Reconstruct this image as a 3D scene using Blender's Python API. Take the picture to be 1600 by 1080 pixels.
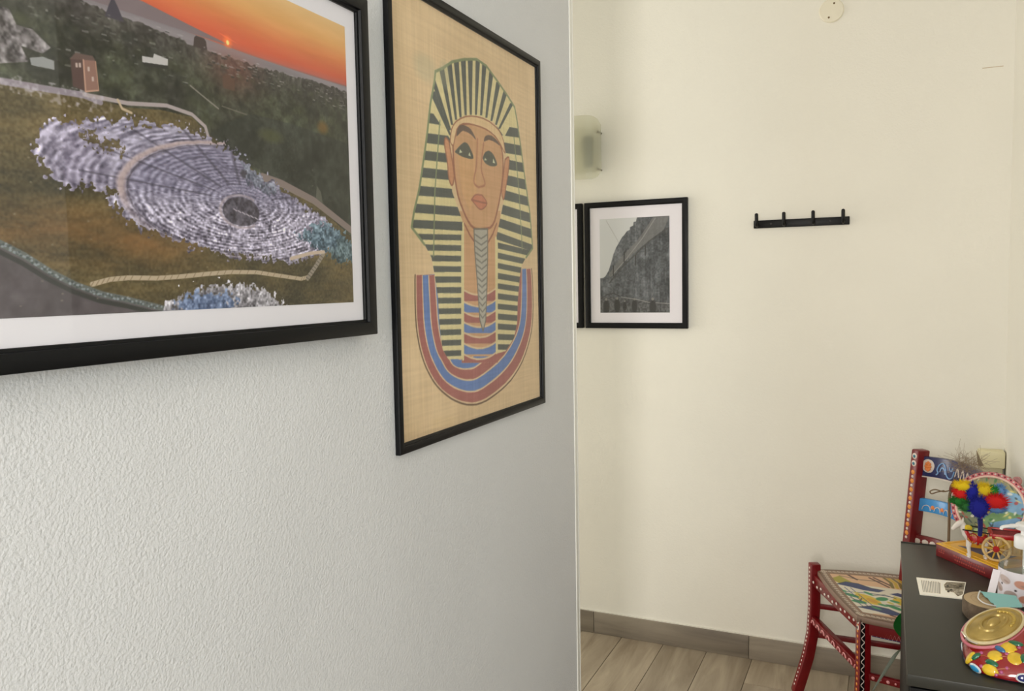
import bpy, bmesh, math, random
import numpy as np
from mathutils import Vector, Matrix, Quaternion

# ---------------------------------------------------------------- scene, camera, light
for o in list(bpy.data.objects):
    bpy.data.objects.remove(o, do_unlink=True)
scene = bpy.context.scene
COL = scene.collection
random.seed(7)
PI = math.pi

CAM = Vector((0.7299, 0.0, 1.45))
yaw, pitch, roll = math.radians(24.633), math.radians(4.279), math.radians(-1.055)
fw = Vector((-math.sin(yaw) * math.cos(pitch), math.cos(yaw) * math.cos(pitch), -math.sin(pitch)))
rt = Vector((math.cos(yaw), math.sin(yaw), 0))
up = rt.cross(fw)
rt2 = rt * math.cos(roll) + up * math.sin(roll)
up2 = up * math.cos(roll) - rt * math.sin(roll)
cam_data = bpy.data.cameras.new('camera')
cam_data.sensor_width = 36.0
cam_data.lens = 1283.17 / 1600 * 36.0
cam_data.clip_start = 0.02
cam = bpy.data.objects.new('camera', cam_data)
COL.objects.link(cam)
rm = Matrix((rt2, up2, -fw)).transposed()
cam.matrix_world = Matrix.Translation(CAM) @ rm.to_4x4()
scene.camera = cam

scene.view_settings.view_transform = 'Standard'
scene.view_settings.look = 'None'
scene.view_settings.exposure = 0.0
scene.view_settings.gamma = 1.0
scene.view_settings.use_curve_mapping = False

world = bpy.data.worlds.new('daylight')
scene.world = world
world.use_nodes = True
bg = world.node_tree.nodes['Background']
bg.inputs[0].default_value = (0.75, 0.85, 1.0, 1)
bg.inputs[1].default_value = 0.35


def area(name, loc, direction, sx, sy, power, color, spread=PI):
    l = bpy.data.lights.new(name, 'AREA')
    l.shape = 'RECTANGLE'
    l.size, l.size_y = sx, sy
    l.energy = power
    l.color = color
    l.spread = spread
    o = bpy.data.objects.new(name, l)
    COL.objects.link(o)
    o.location = loc
    o.rotation_euler = Vector(direction).to_track_quat('-Z', 'Y').to_euler()
    return o


# daylight coming in through the window behind the photographer, the glazed door at the end of the
# side passage and the open room on the right
area('window_daylight', (0.60, -1.60, 1.75), (0, 1, 0), 0.42, 1.5, 53, (1.0, 0.95, 0.89))
area('passage_daylight', (-2.55, 2.57, 1.2), (1, 0, 0), 1.0, 2.0, 35, (1.0, 0.96, 0.89))
area('room_daylight', (2.5, -1.60, 1.65), (-0.3, 1, 0), 0.7, 1.5, 31, (0.80, 0.92, 1.0))

# ---------------------------------------------------------------- helpers
ORG = {}


def link(o, parent=None):
    COL.objects.link(o)
    if parent is not None:
        o.parent = parent
    return o


def tag(o, label=None, cat=None, group=None, kind=None):
    if label: o['label'] = label
    if cat: o['category'] = cat
    if group: o['group'] = group
    if kind: o['kind'] = kind
    return o


def thing(name, loc, label, cat, group=None):
    o = bpy.data.objects.new(name, None)
    o.empty_display_size = 0.05
    link(o)
    o.location = loc
    ORG[o.name] = Vector(loc)
    return tag(o, label, cat, group)


def frame_of(axis):
    a = Vector(axis).normalized()
    h = Vector((0, 0, 1)) if abs(a.z) < 0.9 else Vector((1, 0, 0))
    x = h.cross(a).normalized()
    return x, a.cross(x), a


class MB:
    """collects faces in world coordinates; build() links them as one mesh object"""

    def __init__(self):
        self.v, self.f = [], []

    def add(self, vs, fs):
        n = len(self.v)
        self.v += [Vector(p) for p in vs]
        self.f += [tuple(i + n for i in f) for f in fs]
        return self

    def box(self, a, b):
        x0, y0, z0 = a
        x1, y1, z1 = b
        vs = [(x0, y0, z0), (x1, y0, z0), (x1, y1, z0), (x0, y1, z0), (x0, y0, z1), (x1, y0, z1), (x1, y1, z1), (x0, y1, z1)]
        return self.add(vs, [(3, 2, 1, 0), (4, 5, 6, 7), (0, 1, 5, 4), (1, 2, 6, 5), (2, 3, 7, 6), (3, 0, 4, 7)])

    def obox(self, c, ax, ay, az):
        c, ax, ay, az = Vector(c), Vector(ax), Vector(ay), Vector(az)
        vs = [c + ax * i + ay * j + az * k for k in (-1, 1) for i, j in ((-1, -1), (1, -1), (1, 1), (-1, 1))]
        return self.add(vs, [(3, 2, 1, 0), (4, 5, 6, 7), (0, 1, 5, 4), (1, 2, 6, 5), (2, 3, 7, 6), (3, 0, 4, 7)])

    def loft(self, rings, cap=True, closed=True):
        n = len(rings[0])
        vs = [p for r in rings for p in r]
        fs = []
        m = n if closed else n - 1
        for i in range(len(rings) - 1):
            for j in range(m):
                k = (j + 1) % n
                fs.append((i * n + j, i * n + k, (i + 1) * n + k, (i + 1) * n + j))
        if cap:
            fs.append(tuple(range(n - 1, -1, -1)))
            fs.append(tuple((len(rings) - 1) * n + j for j in range(n)))
        return self.add(vs, fs)

    def tube(self, path, r, n=8, flat=1.0):
        P = [Vector(p) for p in path]
        rings = []
        t0 = None
        for i, p in enumerate(P):
            t = (P[min(i + 1, len(P) - 1)] - P[max(i - 1, 0)]).normalized()
            if t0 is None:
                x, y, _ = frame_of(t)
            else:
                q = t0.rotation_difference(t)
                x, y = q @ x, q @ y
            t0 = t
            rr = r[i] if isinstance(r, (list, tuple)) else r
            rings.append([p + x * math.cos(2 * PI * k / n) * rr + y * math.sin(2 * PI * k / n) * rr * flat for k in range(n)])
        return self.loft(rings)

    def bar(self, path, side, w, h):
        """rectangular bar along path; side = vector(s) across, up = z-ish; w,h half sizes"""
        rings = []
        P = [Vector(p) for p in path]
        for i, p in enumerate(P):
            t = (P[min(i + 1, len(P) - 1)] - P[max(i - 1, 0)]).normalized()
            s = Vector(side)
            s = (s - t * s.dot(t)).normalized()
            u = t.cross(s).normalized()
            rings.append([p - s * w - u * h, p + s * w - u * h, p + s * w + u * h, p - s * w + u * h])
        return self.loft(rings)

    def lathe(self, prof, c, axis=(0, 0, 1), n=24, sx=1.0, sy=1.0, cap=True):
        x, y, a = frame_of(axis)
        c = Vector(c)
        rings = [[c + a * z + x * math.cos(2 * PI * k / n) * r * sx + y * math.sin(2 * PI * k / n) * r * sy for k in range(n)] for r, z in prof]
        return self.loft(rings, cap)

    def prism(self, pts, d):
        d = Vector(d)
        a = [Vector(p) for p in pts]
        return self.loft([a, [p + d for p in a]])

    def torus(self, c, axis, R, r, n=28, m=8, sx=1.0, sy=1.0):
        x, y, a = frame_of(axis)
        c = Vector(c)
        vs, fs = [], []
        for i in range(n):
            t = 2 * PI * i / n
            d = x * math.cos(t) * sx + y * math.sin(t) * sy
            for j in range(m):
                q = 2 * PI * j / m
                vs.append(c + d * (R + r * math.cos(q)) + a * r * math.sin(q))
        for i in range(n):
            for j in range(m):
                fs.append((i * m + j, ((i + 1) % n) * m + j, ((i + 1) % n) * m + (j + 1) % m, i * m + (j + 1) % m))
        return self.add(vs, fs)

    def dome(self, c, axis, r, h, n=10, xdir=None, sx=1.0, sy=1.0, rings=3):
        """flattened bead sitting on a surface with its normal along axis"""
        x, y, a = frame_of(axis)
        if xdir is not None:
            x = Vector(xdir)
            x = (x - a * x.dot(a)).normalized()
            y = a.cross(x)
        c = Vector(c)
        rg = []
        for i in range(rings):
            q = i / rings * PI / 2
            rg.append([c + x * math.cos(2 * PI * k / n) * r * sx * math.cos(q) + y * math.sin(2 * PI * k / n) * r * sy * math.cos(q) + a * h * math.sin(q) for k in range(n)])
        nn = n
        vs = [p for g in rg for p in g] + [c + a * h]
        fs = []
        for i in range(rings - 1):
            for j in range(nn):
                k = (j + 1) % nn
                fs.append((i * nn + j, i * nn + k, (i + 1) * nn + k, (i + 1) * nn + j))
        for j in range(nn):
            fs.append(((rings - 1) * nn + j, (rings - 1) * nn + (j + 1) % nn, rings * nn))
        return self.add(vs, fs)

    def blob(self, c, rx, ry, rz, ax=(1, 0, 0), ay=(0, 1, 0), n=14, m=8):
        ax, ay = Vector(ax).normalized(), Vector(ay)
        ay = (ay - ax * ay.dot(ax)).normalized()
        az = ax.cross(ay)
        c = Vector(c)
        vs = [c - az * rz]
        for i in range(1, m):
            q = -PI / 2 + PI * i / m
            for k in range(n):
                t = 2 * PI * k / n
                vs.append(c + ax * rx * math.cos(q) * math.cos(t) + ay * ry * math.cos(q) * math.sin(t) + az * rz * math.sin(q))
        vs.append(c + az * rz)
        fs = [(0, 1 + (k + 1) % n, 1 + k) for k in range(n)]
        for i in range(m - 2):
            for k in range(n):
                a, b = 1 + i * n + k, 1 + i * n + (k + 1) % n
                fs.append((a, b, b + n, a + n))
        L = 1 + (m - 2) * n
        fs += [(L + k, L + (k + 1) % n, L + n) for k in range(n)]
        return self.add(vs, fs)

    def build(self, name, mat, parent=None, bevel=0, seg=2, smooth=None, loc=None):
        o0 = Vector(loc) if loc is not None else (ORG[parent.name] if parent is not None else Vector((0, 0, 0)))
        bm = bmesh.new()
        bv = [bm.verts.new(p - o0) for p in self.v]
        for f in self.f:
            try:
                bm.faces.new([bv[i] for i in f])
            except ValueError:
                pass
        bmesh.ops.recalc_face_normals(bm, faces=bm.faces)
        if bevel:
            es = [e for e in bm.edges if len(e.link_faces) == 2 and e.calc_face_angle(0) > 0.5]
            bmesh.ops.bevel(bm, geom=es, offset=bevel, segments=seg, profile=0.5, affect='EDGES', clamp_overlap=True)
        me = bpy.data.meshes.new(name)
        bm.to_mesh(me)
        bm.free()
        me.materials.append(mat)
        if smooth is None:
            smooth = 40
        if smooth:
            me.polygons.foreach_set('use_smooth', [True] * len(me.polygons))
            me.set_sharp_from_angle(angle=math.radians(smooth))
        o = bpy.data.objects.new(name, me)
        link(o, parent)
        if parent is None:
            o.location = o0
        ORG[o.name] = o0
        return o


def lin(c):
    return tuple(((x / 255) / 12.92 if x / 255 <= 0.04045 else ((x / 255 + 0.055) / 1.055) ** 2.4) for x in c)


def node(nt, t, **kw):
    n = nt.nodes.new(t)
    for k, v in kw.items():
        if k in n.inputs.keys():
            n.inputs[k].default_value = v
        else:
            setattr(n, k, v)
    return n


MATS = {}


def mat(name, col, rough=0.5, metal=0.0, bump=None, var=None, spec=0.5, coat=0.0, trans=0.0, alpha=1.0, attr=False, gain=1.0):
    """col is an sRGB triple 0-255; bump=(scale,strength,distance); var=(scale,amount,detail)"""
    if name in MATS:
        return MATS[name]
    m = bpy.data.materials.new(name)
    m.use_nodes = True
    nt = m.node_tree
    p = nt.nodes['Principled BSDF']
    c = lin(col) + (1,)
    p.inputs['Base Color'].default_value = c
    p.inputs['Roughness'].default_value = rough
    p.inputs['Metallic'].default_value = metal
    p.inputs['Specular IOR Level'].default_value = spec
    p.inputs['Coat Weight'].default_value = coat
    p.inputs['Coat Roughness'].default_value = 0.08
    p.inputs['Transmission Weight'].default_value = trans
    p.inputs['Alpha'].default_value = alpha
    tc = node(nt, 'ShaderNodeTexCoord')
    if attr:
        a = node(nt, 'ShaderNodeVertexColor')
        a.layer_name = 'print'
        g = node(nt, 'ShaderNodeMix', data_type='RGBA', blend_type='MULTIPLY')
        g.inputs[0].default_value = 1.0
        nt.links.new(a.outputs['Color'], g.inputs[6])
        g.inputs[7].default_value = (tuple(gain) if isinstance(gain, tuple) else (gain,) * 3) + (1,)
        nt.links.new(g.outputs[2], p.inputs['Base Color'])
    elif var:
        n = node(nt, 'ShaderNodeTexNoise', Scale=var[0], Detail=var[2] if len(var) > 2 else 4.0)
        nt.links.new(tc.outputs['Object'], n.inputs['Vector'])
        r = node(nt, 'ShaderNodeMapRange')
        r.inputs['From Min'].default_value = 0.3
        r.inputs['From Max'].default_value = 0.7
        r.inputs['To Min'].default_value = 1 - var[1]
        r.inputs['To Max'].default_value = 1 + var[1]
        nt.links.new(n.outputs['Fac'], r.inputs['Value'])
        g = node(nt, 'ShaderNodeVectorMath', operation='SCALE')
        g.inputs[0].default_value = c[:3]
        nt.links.new(r.outputs[0], g.inputs['Scale'])
        nt.links.new(g.outputs[0], p.inputs['Base Color'])
    if bump:
        n = node(nt, 'ShaderNodeTexNoise', Scale=bump[0], Detail=3.0)
        nt.links.new(tc.outputs['Object'], n.inputs['Vector'])
        b = node(nt, 'ShaderNodeBump', Strength=bump[1], Distance=bump[2])
        nt.links.new(n.outputs['Fac'], b.inputs['Height'])
        nt.links.new(b.outputs['Normal'], p.inputs['Normal'])
    MATS[name] = m
    return m


def pane_material(name, tint=(0.985, 0.985, 0.985), rough=0.02, body=0.0, body_col=(200, 205, 190), refl=1.0, blur=0.0):
    m = bpy.data.materials.new(name)
    m.use_nodes = True
    nt = m.node_tree
    nt.nodes.clear()
    out = node(nt, 'ShaderNodeOutputMaterial')
    tr = node(nt, 'ShaderNodeBsdfRefraction', Color=tint + (1,), Roughness=blur, IOR=1.06) if blur else node(nt, 'ShaderNodeBsdfTransparent', Color=tint + (1,))
    gl = node(nt, 'ShaderNodeBsdfGlossy', Roughness=rough)
    fr = node(nt, 'ShaderNodeFresnel', IOR=1.48)
    geo = node(nt, 'ShaderNodeNewGeometry')
    inv = node(nt, 'ShaderNodeMath', operation='SUBTRACT')
    inv.inputs[0].default_value = refl
    nt.links.new(geo.outputs['Backfacing'], inv.inputs[1])
    mu = node(nt, 'ShaderNodeMath', operation='MULTIPLY', use_clamp=True)
    nt.links.new(fr.outputs[0], mu.inputs[0])
    nt.links.new(inv.outputs[0], mu.inputs[1])
    src = tr
    if body:
        df = node(nt, 'ShaderNodeBsdfDiffuse', Color=lin(body_col) + (1,))
        tl = node(nt, 'ShaderNodeBsdfTranslucent', Color=lin(body_col) + (1,))
        m0 = node(nt, 'ShaderNodeMixShader', Fac=0.5)
        nt.links.new(df.outputs[0], m0.inputs[1])
        nt.links.new(tl.outputs[0], m0.inputs[2])
        m1 = node(nt, 'ShaderNodeMixShader', Fac=body)
        nt.links.new(tr.outputs[0], m1.inputs[1])
        nt.links.new(m0.outputs[0], m1.inputs[2])
        src = m1
    mx = node(nt, 'ShaderNodeMixShader')
    nt.links.new(mu.outputs[0], mx.inputs[0])
    nt.links.new(src.outputs[0], mx.inputs[1])
    nt.links.new(gl.outputs[0], mx.inputs[2])
    nt.links.new(mx.outputs[0], out.inputs['Surface'])
    return m


def plaster(name, col, peel, dist):
    """painted orange-peel plaster"""
    m = bpy.data.materials.new(name)
    m.use_nodes = True
    nt = m.node_tree
    p = nt.nodes['Principled BSDF']
    p.inputs['Roughness'].default_value = 0.5
    p.inputs['Specular IOR Level'].default_value = 0.35
    tc = node(nt, 'ShaderNodeTexCoord')
    n1 = node(nt, 'ShaderNodeTexNoise', Scale=peel, Detail=2.0, Roughness=0.45)
    n2 = node(nt, 'ShaderNodeTexVoronoi', Scale=peel * 0.55)
    n2.feature = 'F1'
    n3 = node(nt, 'ShaderNodeTexNoise', Scale=6.0, Detail=1.0)
    n4 = node(nt, 'ShaderNodeTexNoise', Scale=2.2, Detail=2.0)
    for n in (n1, n2, n3, n4):
        nt.links.new(tc.outputs['Object'], n.inputs['Vector'])
    a = node(nt, 'ShaderNodeMath', operation='MULTIPLY_ADD')
    nt.links.new(n2.outputs['Distance'], a.inputs[0])
    a.inputs[1].default_value = -0.6
    nt.links.new(n1.outputs['Fac'], a.inputs[2])
    b = node(nt, 'ShaderNodeBump', Strength=1.0, Distance=dist)
    nt.links.new(a.outputs[0], b.inputs['Height'])
    b2 = node(nt, 'ShaderNodeBump', Strength=0.5, Distance=0.004)
    nt.links.new(n3.outputs['Fac'], b2.inputs['Height'])
    nt.links.new(b.outputs['Normal'], b2.inputs['Normal'])
    nt.links.new(b2.outputs['Normal'], p.inputs['Normal'])
    r = node(nt, 'ShaderNodeMapRange')
    r.inputs['From Min'].default_value = 0.3
    r.inputs['From Max'].default_value = 0.7
    r.inputs['To Min'].default_value = 0.975
    r.inputs['To Max'].default_value = 1.02
    nt.links.new(n4.outputs['Fac'], r.inputs['Value'])
    g = node(nt, 'ShaderNodeVectorMath', operation='SCALE')
    g.inputs[0].default_value = lin(col)
    nt.links.new(r.outputs[0], g.inputs['Scale'])
    nt.links.new(g.outputs[0], p.inputs['Base Color'])
    return m


def wood_tile(name, c0, c1, along='Y'):
    """wood-look porcelain: grain stretched along one axis, tone varied per piece"""
    m = bpy.data.materials.new(name)
    m.use_nodes = True
    nt = m.node_tree
    p = nt.nodes['Principled BSDF']
    p.inputs['Roughness'].default_value = 0.42
    tc = node(nt, 'ShaderNodeTexCoord')
    mp = node(nt, 'ShaderNodeMapping')
    mp.inputs['Scale'].default_value = (14, 1.6, 14) if along == 'Y' else (1.6, 14, 14)
    nt.links.new(tc.outputs['Object'], mp.inputs['Vector'])
    oi = node(nt, 'ShaderNodeObjectInfo')
    ad = node(nt, 'ShaderNodeVectorMath', operation='ADD')
    nt.links.new(mp.outputs[0], ad.inputs[0])
    sc = node(nt, 'ShaderNodeMath', operation='MULTIPLY')
    nt.links.new(oi.outputs['Random'], sc.inputs[0])
    sc.inputs[1].default_value = 40
    nt.links.new(sc.outputs[0], ad.inputs[1])
    n = node(nt, 'ShaderNodeTexNoise', Scale=1.3, Detail=6.0, Roughness=0.6, Distortion=0.6)
    nt.links.new(ad.outputs[0], n.inputs['Vector'])
    cr = node(nt, 'ShaderNodeValToRGB')
    cr.color_ramp.elements[0].position = 0.3
    cr.color_ramp.elements[0].color = lin(c0) + (1,)
    cr.color_ramp.elements[1].position = 0.72
    cr.color_ramp.elements[1].color = lin(c1) + (1,)
    nt.links.new(n.outputs['Fac'], cr.inputs[0])
    tone = node(nt, 'ShaderNodeMapRange')
    tone.inputs['To Min'].default_value = 0.86
    tone.inputs['To Max'].default_value = 1.08
    nt.links.new(oi.outputs['Random'], tone.inputs['Value'])
    g = node(nt, 'ShaderNodeVectorMath', operation='SCALE')
    nt.links.new(cr.outputs[0], g.inputs[0])
    nt.links.new(tone.outputs[0], g.inputs['Scale'])
    nt.links.new(g.outputs[0], p.inputs['Base Color'])
    b = node(nt, 'ShaderNodeBump', Strength=0.25, Distance=0.001)
    nt.links.new(n.outputs['Fac'], b.inputs['Height'])
    nt.links.new(b.outputs['Normal'], p.inputs['Normal'])
    return m


# ---- printed pictures: painted with numpy, carried as point colours on a fine flat grid
def vnoise(H, W, gy, gx, seed):
    r = np.random.RandomState(seed).rand(int(gy) + 2, int(gx) + 2)
    y = np.linspace(0, gy, H, endpoint=False)
    x = np.linspace(0, gx, W, endpoint=False)
    yi, xi = y.astype(int), x.astype(int)
    fy, fx = (y - yi)[:, None], (x - xi)[None, :]
    fy, fx = fy * fy * (3 - 2 * fy), fx * fx * (3 - 2 * fx)
    a, b = r[yi][:, xi], r[yi][:, xi + 1]
    c, d = r[yi + 1][:, xi], r[yi + 1][:, xi + 1]
    return (a * (1 - fx) + b * fx) * (1 - fy) + (c * (1 - fx) + d * fx) * fy


def fbm(H, W, gy, gx, seed, octs=4, gain=0.5):
    s, t, a = 0, 0, 1.0
    for k in range(octs):
        s = s + a * vnoise(H, W, gy * 2 ** k, gx * 2 ** k, seed + k)
        t += a
        a *= gain
    return s / t


class Canvas:
    def __init__(self, W, H, base):
        self.W, self.H = W, H
        self.a = np.zeros((H, W, 3)) + np.array(base, float)
        self.V, self.U = np.meshgrid((np.arange(H) + 0.5) / H, (np.arange(W) + 0.5) / W, indexing='ij')

    def mask(self, pts):
        W, H = self.W, self.H
        p = np.array(pts, float) * (W, H)
        q = np.roll(p, -1, axis=0)
        cov = np.zeros((H, W))
        y0, y1 = max(0, int(p[:, 1].min())), min(H - 1, int(p[:, 1].max()) + 1)
        xs = np.arange(W)
        for y in range(y0, y1 + 1):
            for s in (0.17, 0.5, 0.83):
                yy = y + s
                k = (p[:, 1] <= yy) != (q[:, 1] <= yy)
                if not k.any():
                    continue
                x = np.sort(p[k, 0] + (yy - p[k, 1]) * (q[k, 0] - p[k, 0]) / (q[k, 1] - p[k, 1]))
                for i in range(0, len(x) - 1, 2):
                    a, b = max(0, int(x[i])), min(W, int(x[i + 1]) + 2)
                    if b > a:
                        cov[y, a:b] += np.clip(np.minimum(xs[a:b] + 1, x[i + 1]) - np.maximum(xs[a:b], x[i]), 0, 1) / 3
        return np.clip(cov, 0, 1)

    def blend(self, m, col):
        m = m[..., None]
        self.a = self.a * (1 - m) + np.asarray(col, float) * m

    def poly(self, pts, col, clip=None, alpha=1.0):
        m = self.mask(pts) * alpha
        if clip is not None:
            m = m * clip
        self.blend(m, col)

    def line(self, pts, w, col, clip=None, alpha=1.0):
        W, H = self.W, self.H
        p = np.array(pts, float) * (W, H)
        m = np.zeros((H, W))
        for a, b in zip(p[:-1], p[1:]):
            x0, x1 = int(max(0, min(a[0], b[0]) - w - 2)), int(min(W, max(a[0], b[0]) + w + 3))
            y0, y1 = int(max(0, min(a[1], b[1]) - w - 2)), int(min(H, max(a[1], b[1]) + w + 3))
            if x1 <= x0 or y1 <= y0:
                continue
            Y, X = np.mgrid[y0:y1, x0:x1] + 0.5
            d = b - a
            t = np.clip(((X - a[0]) * d[0] + (Y - a[1]) * d[1]) / max(d @ d, 1e-9), 0, 1)
            dist = np.hypot(X - a[0] - t * d[0], Y - a[1] - t * d[1])
            m[y0:y1, x0:x1] = np.maximum(m[y0:y1, x0:x1], np.clip(w / 2 - dist + 0.5, 0, 1))
        m *= alpha
        if clip is not None:
            m = m * clip
        self.blend(m, col)

    def oval(self, c, rx, ry, col, rot=0.0, clip=None, alpha=1.0, soft=0.0):
        asp = self.W / self.H
        dx, dy = (self.U - c[0]) * asp, self.V - c[1]
        x = dx * math.cos(rot) + dy * math.sin(rot)
        y = -dx * math.sin(rot) + dy * math.cos(rot)
        d = np.sqrt((x / rx) ** 2 + (y / ry) ** 2)
        e = max(soft, 1.0 / (self.H * min(rx, ry)))
        m = np.clip((1 - d) / e + 0.5, 0, 1) * alpha
        if clip is not None:
            m = m * clip
        self.blend(m, col)


def printed(name, cv, fn, material, parent, o0):
    """grid mesh; fn(u,v) arrays -> xyz arrays (v down); colours stored as point attribute"""
    H, W = cv.H, cv.W
    V, U = np.meshgrid(np.linspace(0, 1, H), np.linspace(0, 1, W), indexing='ij')
    co = np.stack(fn(U, V), -1).reshape(-1, 3) - np.array(o0)
    idx = np.arange(H * W).reshape(H, W)
    q = np.stack([idx[1:, :-1], idx[1:, 1:], idx[:-1, 1:], idx[:-1, :-1]], -1).reshape(-1, 4)
    me = bpy.data.meshes.new(name)
    me.vertices.add(H * W)
    me.vertices.foreach_set('co', co.astype(np.float32).ravel())
    me.loops.add(q.size)
    me.loops.foreach_set('vertex_index', q.astype(np.int32).ravel())
    me.polygons.add(len(q))
    me.polygons.foreach_set('loop_start', np.arange(0, q.size, 4, dtype=np.int32))
    me.update(calc_edges=True)
    a = np.clip(cv.a, 0, 255) / 255
    a = np.where(a <= 0.04045, a / 12.92, ((a + 0.055) / 1.055) ** 2.4)
    rgba = np.concatenate([a.reshape(-1, 3), np.ones((H * W, 1))], 1).astype(np.float32)
    at = me.color_attributes.new('print', 'FLOAT_COLOR', 'POINT')
    at.data.foreach_set('color', rgba.ravel())
    me.polygons.foreach_set('use_smooth', [True] * len(me.polygons))
    me.materials.append(material)
    o = bpy.data.objects.new(name, me)
    link(o, parent)
    ORG[o.name] = Vector(o0)
    return o


def smooth(pts, n=6, closed=False):
    P = [Vector(p) for p in pts]
    if closed:
        P = P + P[:1]
    o = []
    L = len(P)
    for i in range(L - 1):
        p0 = P[i - 1] if i > 0 else (P[-2] if closed else P[0])
        p1, p2 = P[i], P[i + 1]
        p3 = P[i + 2] if i + 2 < L else (P[1] if closed else P[-1])
        for k in range(n):
            t = k / n
            o.append(0.5 * ((2 * p1) + (-p0 + p2) * t + (2 * p0 - 5 * p1 + 4 * p2 - p3) * t * t + (-p0 + 3 * p1 - 3 * p2 + p3) * t ** 3))
    if not closed:
        o.append(P[-1])
    return o

# ---------------------------------------------------------------- the room
YB, YC, XR, ZC = 3.151, 1.9875, 1.0914, 3.05
M_wall = plaster('cool white textured plaster', (218, 218, 219), 330.0, 0.0008)
M_wallb = plaster('warm white smooth plaster', (235, 232, 221), 180.0, 0.0005)
M_ceil = mat('white ceiling paint', (232, 230, 224), 0.7)
M_floor = wood_tile('wood-look floor tile', (136, 122, 102), (182, 168, 146))
M_base = wood_tile('wood-look skirting tile', (116, 106, 94), (148, 138, 122), 'X')
M_grout = mat('tile grout', (110, 100, 86), 0.8)


def struct(name, mb, m, parent=None, **kw):
    o = mb.build(name, m, parent, **kw)
    if parent is None:
        o['kind'] = 'structure'
    return o


XL, XB, YF = -2.62, 3.5, -1.65
floor = struct('floor', MB().box((XL, YF, -0.1), (XB, YB, -0.004)), M_grout, smooth=0)
pw = 0.1723
k0 = -14
for i in range(k0, 9):
    x0 = -0.2409 + pw * i
    off = (i * 0.47) % 1.2
    y = YF - off
    x1 = min(x0 + pw, XR + 0.0)
    while y < YB:
        ya, yb = max(y, YF), min(y + 1.2, YB)
        if yb - ya > 0.02 and x1 - x0 > 0.02:
            MB().box((x0 + 0.001, ya + 0.001, -0.004), (x1 - 0.001, yb - 0.001, 0.0)).build('plank', M_floor, floor, bevel=0.0006, seg=1, smooth=0)
        y += 1.2
struct('ceiling', MB().box((XL, YF, ZC), (XB, YB + 0.1, ZC + 0.1)), M_ceil, smooth=0)
struct('wall_back', MB().box((XL - 0.1, YB, -0.1), (XB, YB + 0.1, ZC)), M_wallb, smooth=0)
struct('wall_left', MB().box((-0.1, YF, -0.004), (0, YC - 0.004, ZC)), M_wall, smooth=0)
struct('wall_passage', MB().box((XL, YC - 0.104, -0.004), (-0.1, YC - 0.004, ZC)), M_wallb, smooth=0)
struct('wall_right', MB().box((XR, 1.35, -0.004), (XR + 0.1, YB, ZC)), M_wallb, smooth=0)
struct('wall_front', MB().box((-0.1, YF - 0.1, -0.1), (0.25, YF, ZC)).box((0.95, YF - 0.1, -0.1), (2.1, YF, ZC)).box((2.9, YF - 0.1, -0.1), (XB, YF, ZC))
       .box((0.25, YF - 0.1, -0.1), (0.95, YF, 0.95)).box((0.25, YF - 0.1, 2.55), (0.95, YF, ZC))
       .box((2.1, YF - 0.1, -0.1), (2.9, YF, 0.85)).box((2.1, YF - 0.1, 2.45), (2.9, YF, ZC)), M_wallb, smooth=0)
struct('wall_room', MB().box((XB, YF, -0.1), (XB + 0.1, YB, ZC)).box((XR + 0.1, 1.35, -0.1), (XB, 1.45, ZC)), M_wallb, smooth=0)
struct('wall_end', MB().box((XL - 0.1, YC - 0.1, 2.55), (XL, YB, ZC)).box((XL - 0.1, YC - 0.1, -0.1), (XL, YC + 0.06, 2.55))
       .box((XL - 0.1, YB - 0.06, -0.1), (XL, YB, 2.55)).box((XL - 0.1, YC, -0.1), (XL, YB, 0.12)), M_wallb, smooth=0)
# skirting on the back wall, in separate tiles
bb = struct('baseboard_back', MB().box((XL, YB - 0.004, 0), (XR, YB, 0.086)), M_grout, smooth=0)
x = 0.264 - 0.624 * 5
while x < XR:
    a, b = max(x, XL), min(x + 0.624, XR)
    if b - a > 0.02:
        MB().box((a + 0.001, YB - 0.012, 0.0005), (b - 0.001, YB - 0.004, 0.09)).build('skirting_tile', M_base, bb, bevel=0.0012, seg=2, smooth=30)
    x += 0.624
MB().box((-2.6, YB - 0.006, 0.09), (XR, YB - 0.0005, 0.0935)).build('sealant_bead', mat('white sealant', (226, 222, 210), 0.5), bb, smooth=0)
# plastic corner bead capping the free edge of the left wall
tr = MB().box((-0.003, YC - 0.022, -0.004), (0.0022, YC - 0.006, ZC))
trim = struct('trim_1', tr, mat('white corner trim', (240, 238, 230), 0.3), bevel=0.001, seg=2)
MB().tube([(-0.001, YC - 0.003, -0.004), (-0.001, YC - 0.003, ZC)], 0.0042, 12).build('nosing', mat('white corner trim', (240, 238, 230), 0.3), trim)
# small hairline cracks in the back wall plaster near the right corner
MB().box((1.0, YB - 0.0006, 2.1265), (1.06, YB + 0.001, 2.1285)).build('hairline_crack', mat('plaster crack', (196, 178, 148), 0.9), bpy.data.objects['wall_back'], smooth=0)


# ---------------------------------------------------------------- framed pictures
M_black = mat('satin black frame', (7, 8, 11), 0.42, spec=0.22)
M_mat = mat('white mount board', (244, 240, 246), 0.8)
M_paper = mat('printed photo paper', (255, 255, 255), 0.55, attr=True, gain=(1.2, 1.18, 1.25))
M_papyrus = mat('painted papyrus', (255, 255, 255), 0.75, attr=True, gain=(1.41, 1.44, 1.55), bump=(160.0, 0.25, 0.0006))
M_pane = pane_material('picture glass')


def wallspace(kind, base):
    if kind == 'left':      # s along +Y, t up, n into the room (+X)
        return lambda s, t, n: (base + n, s, t)
    return lambda s, t, n: (s, base - n, t)   # back wall: s along +X


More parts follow.
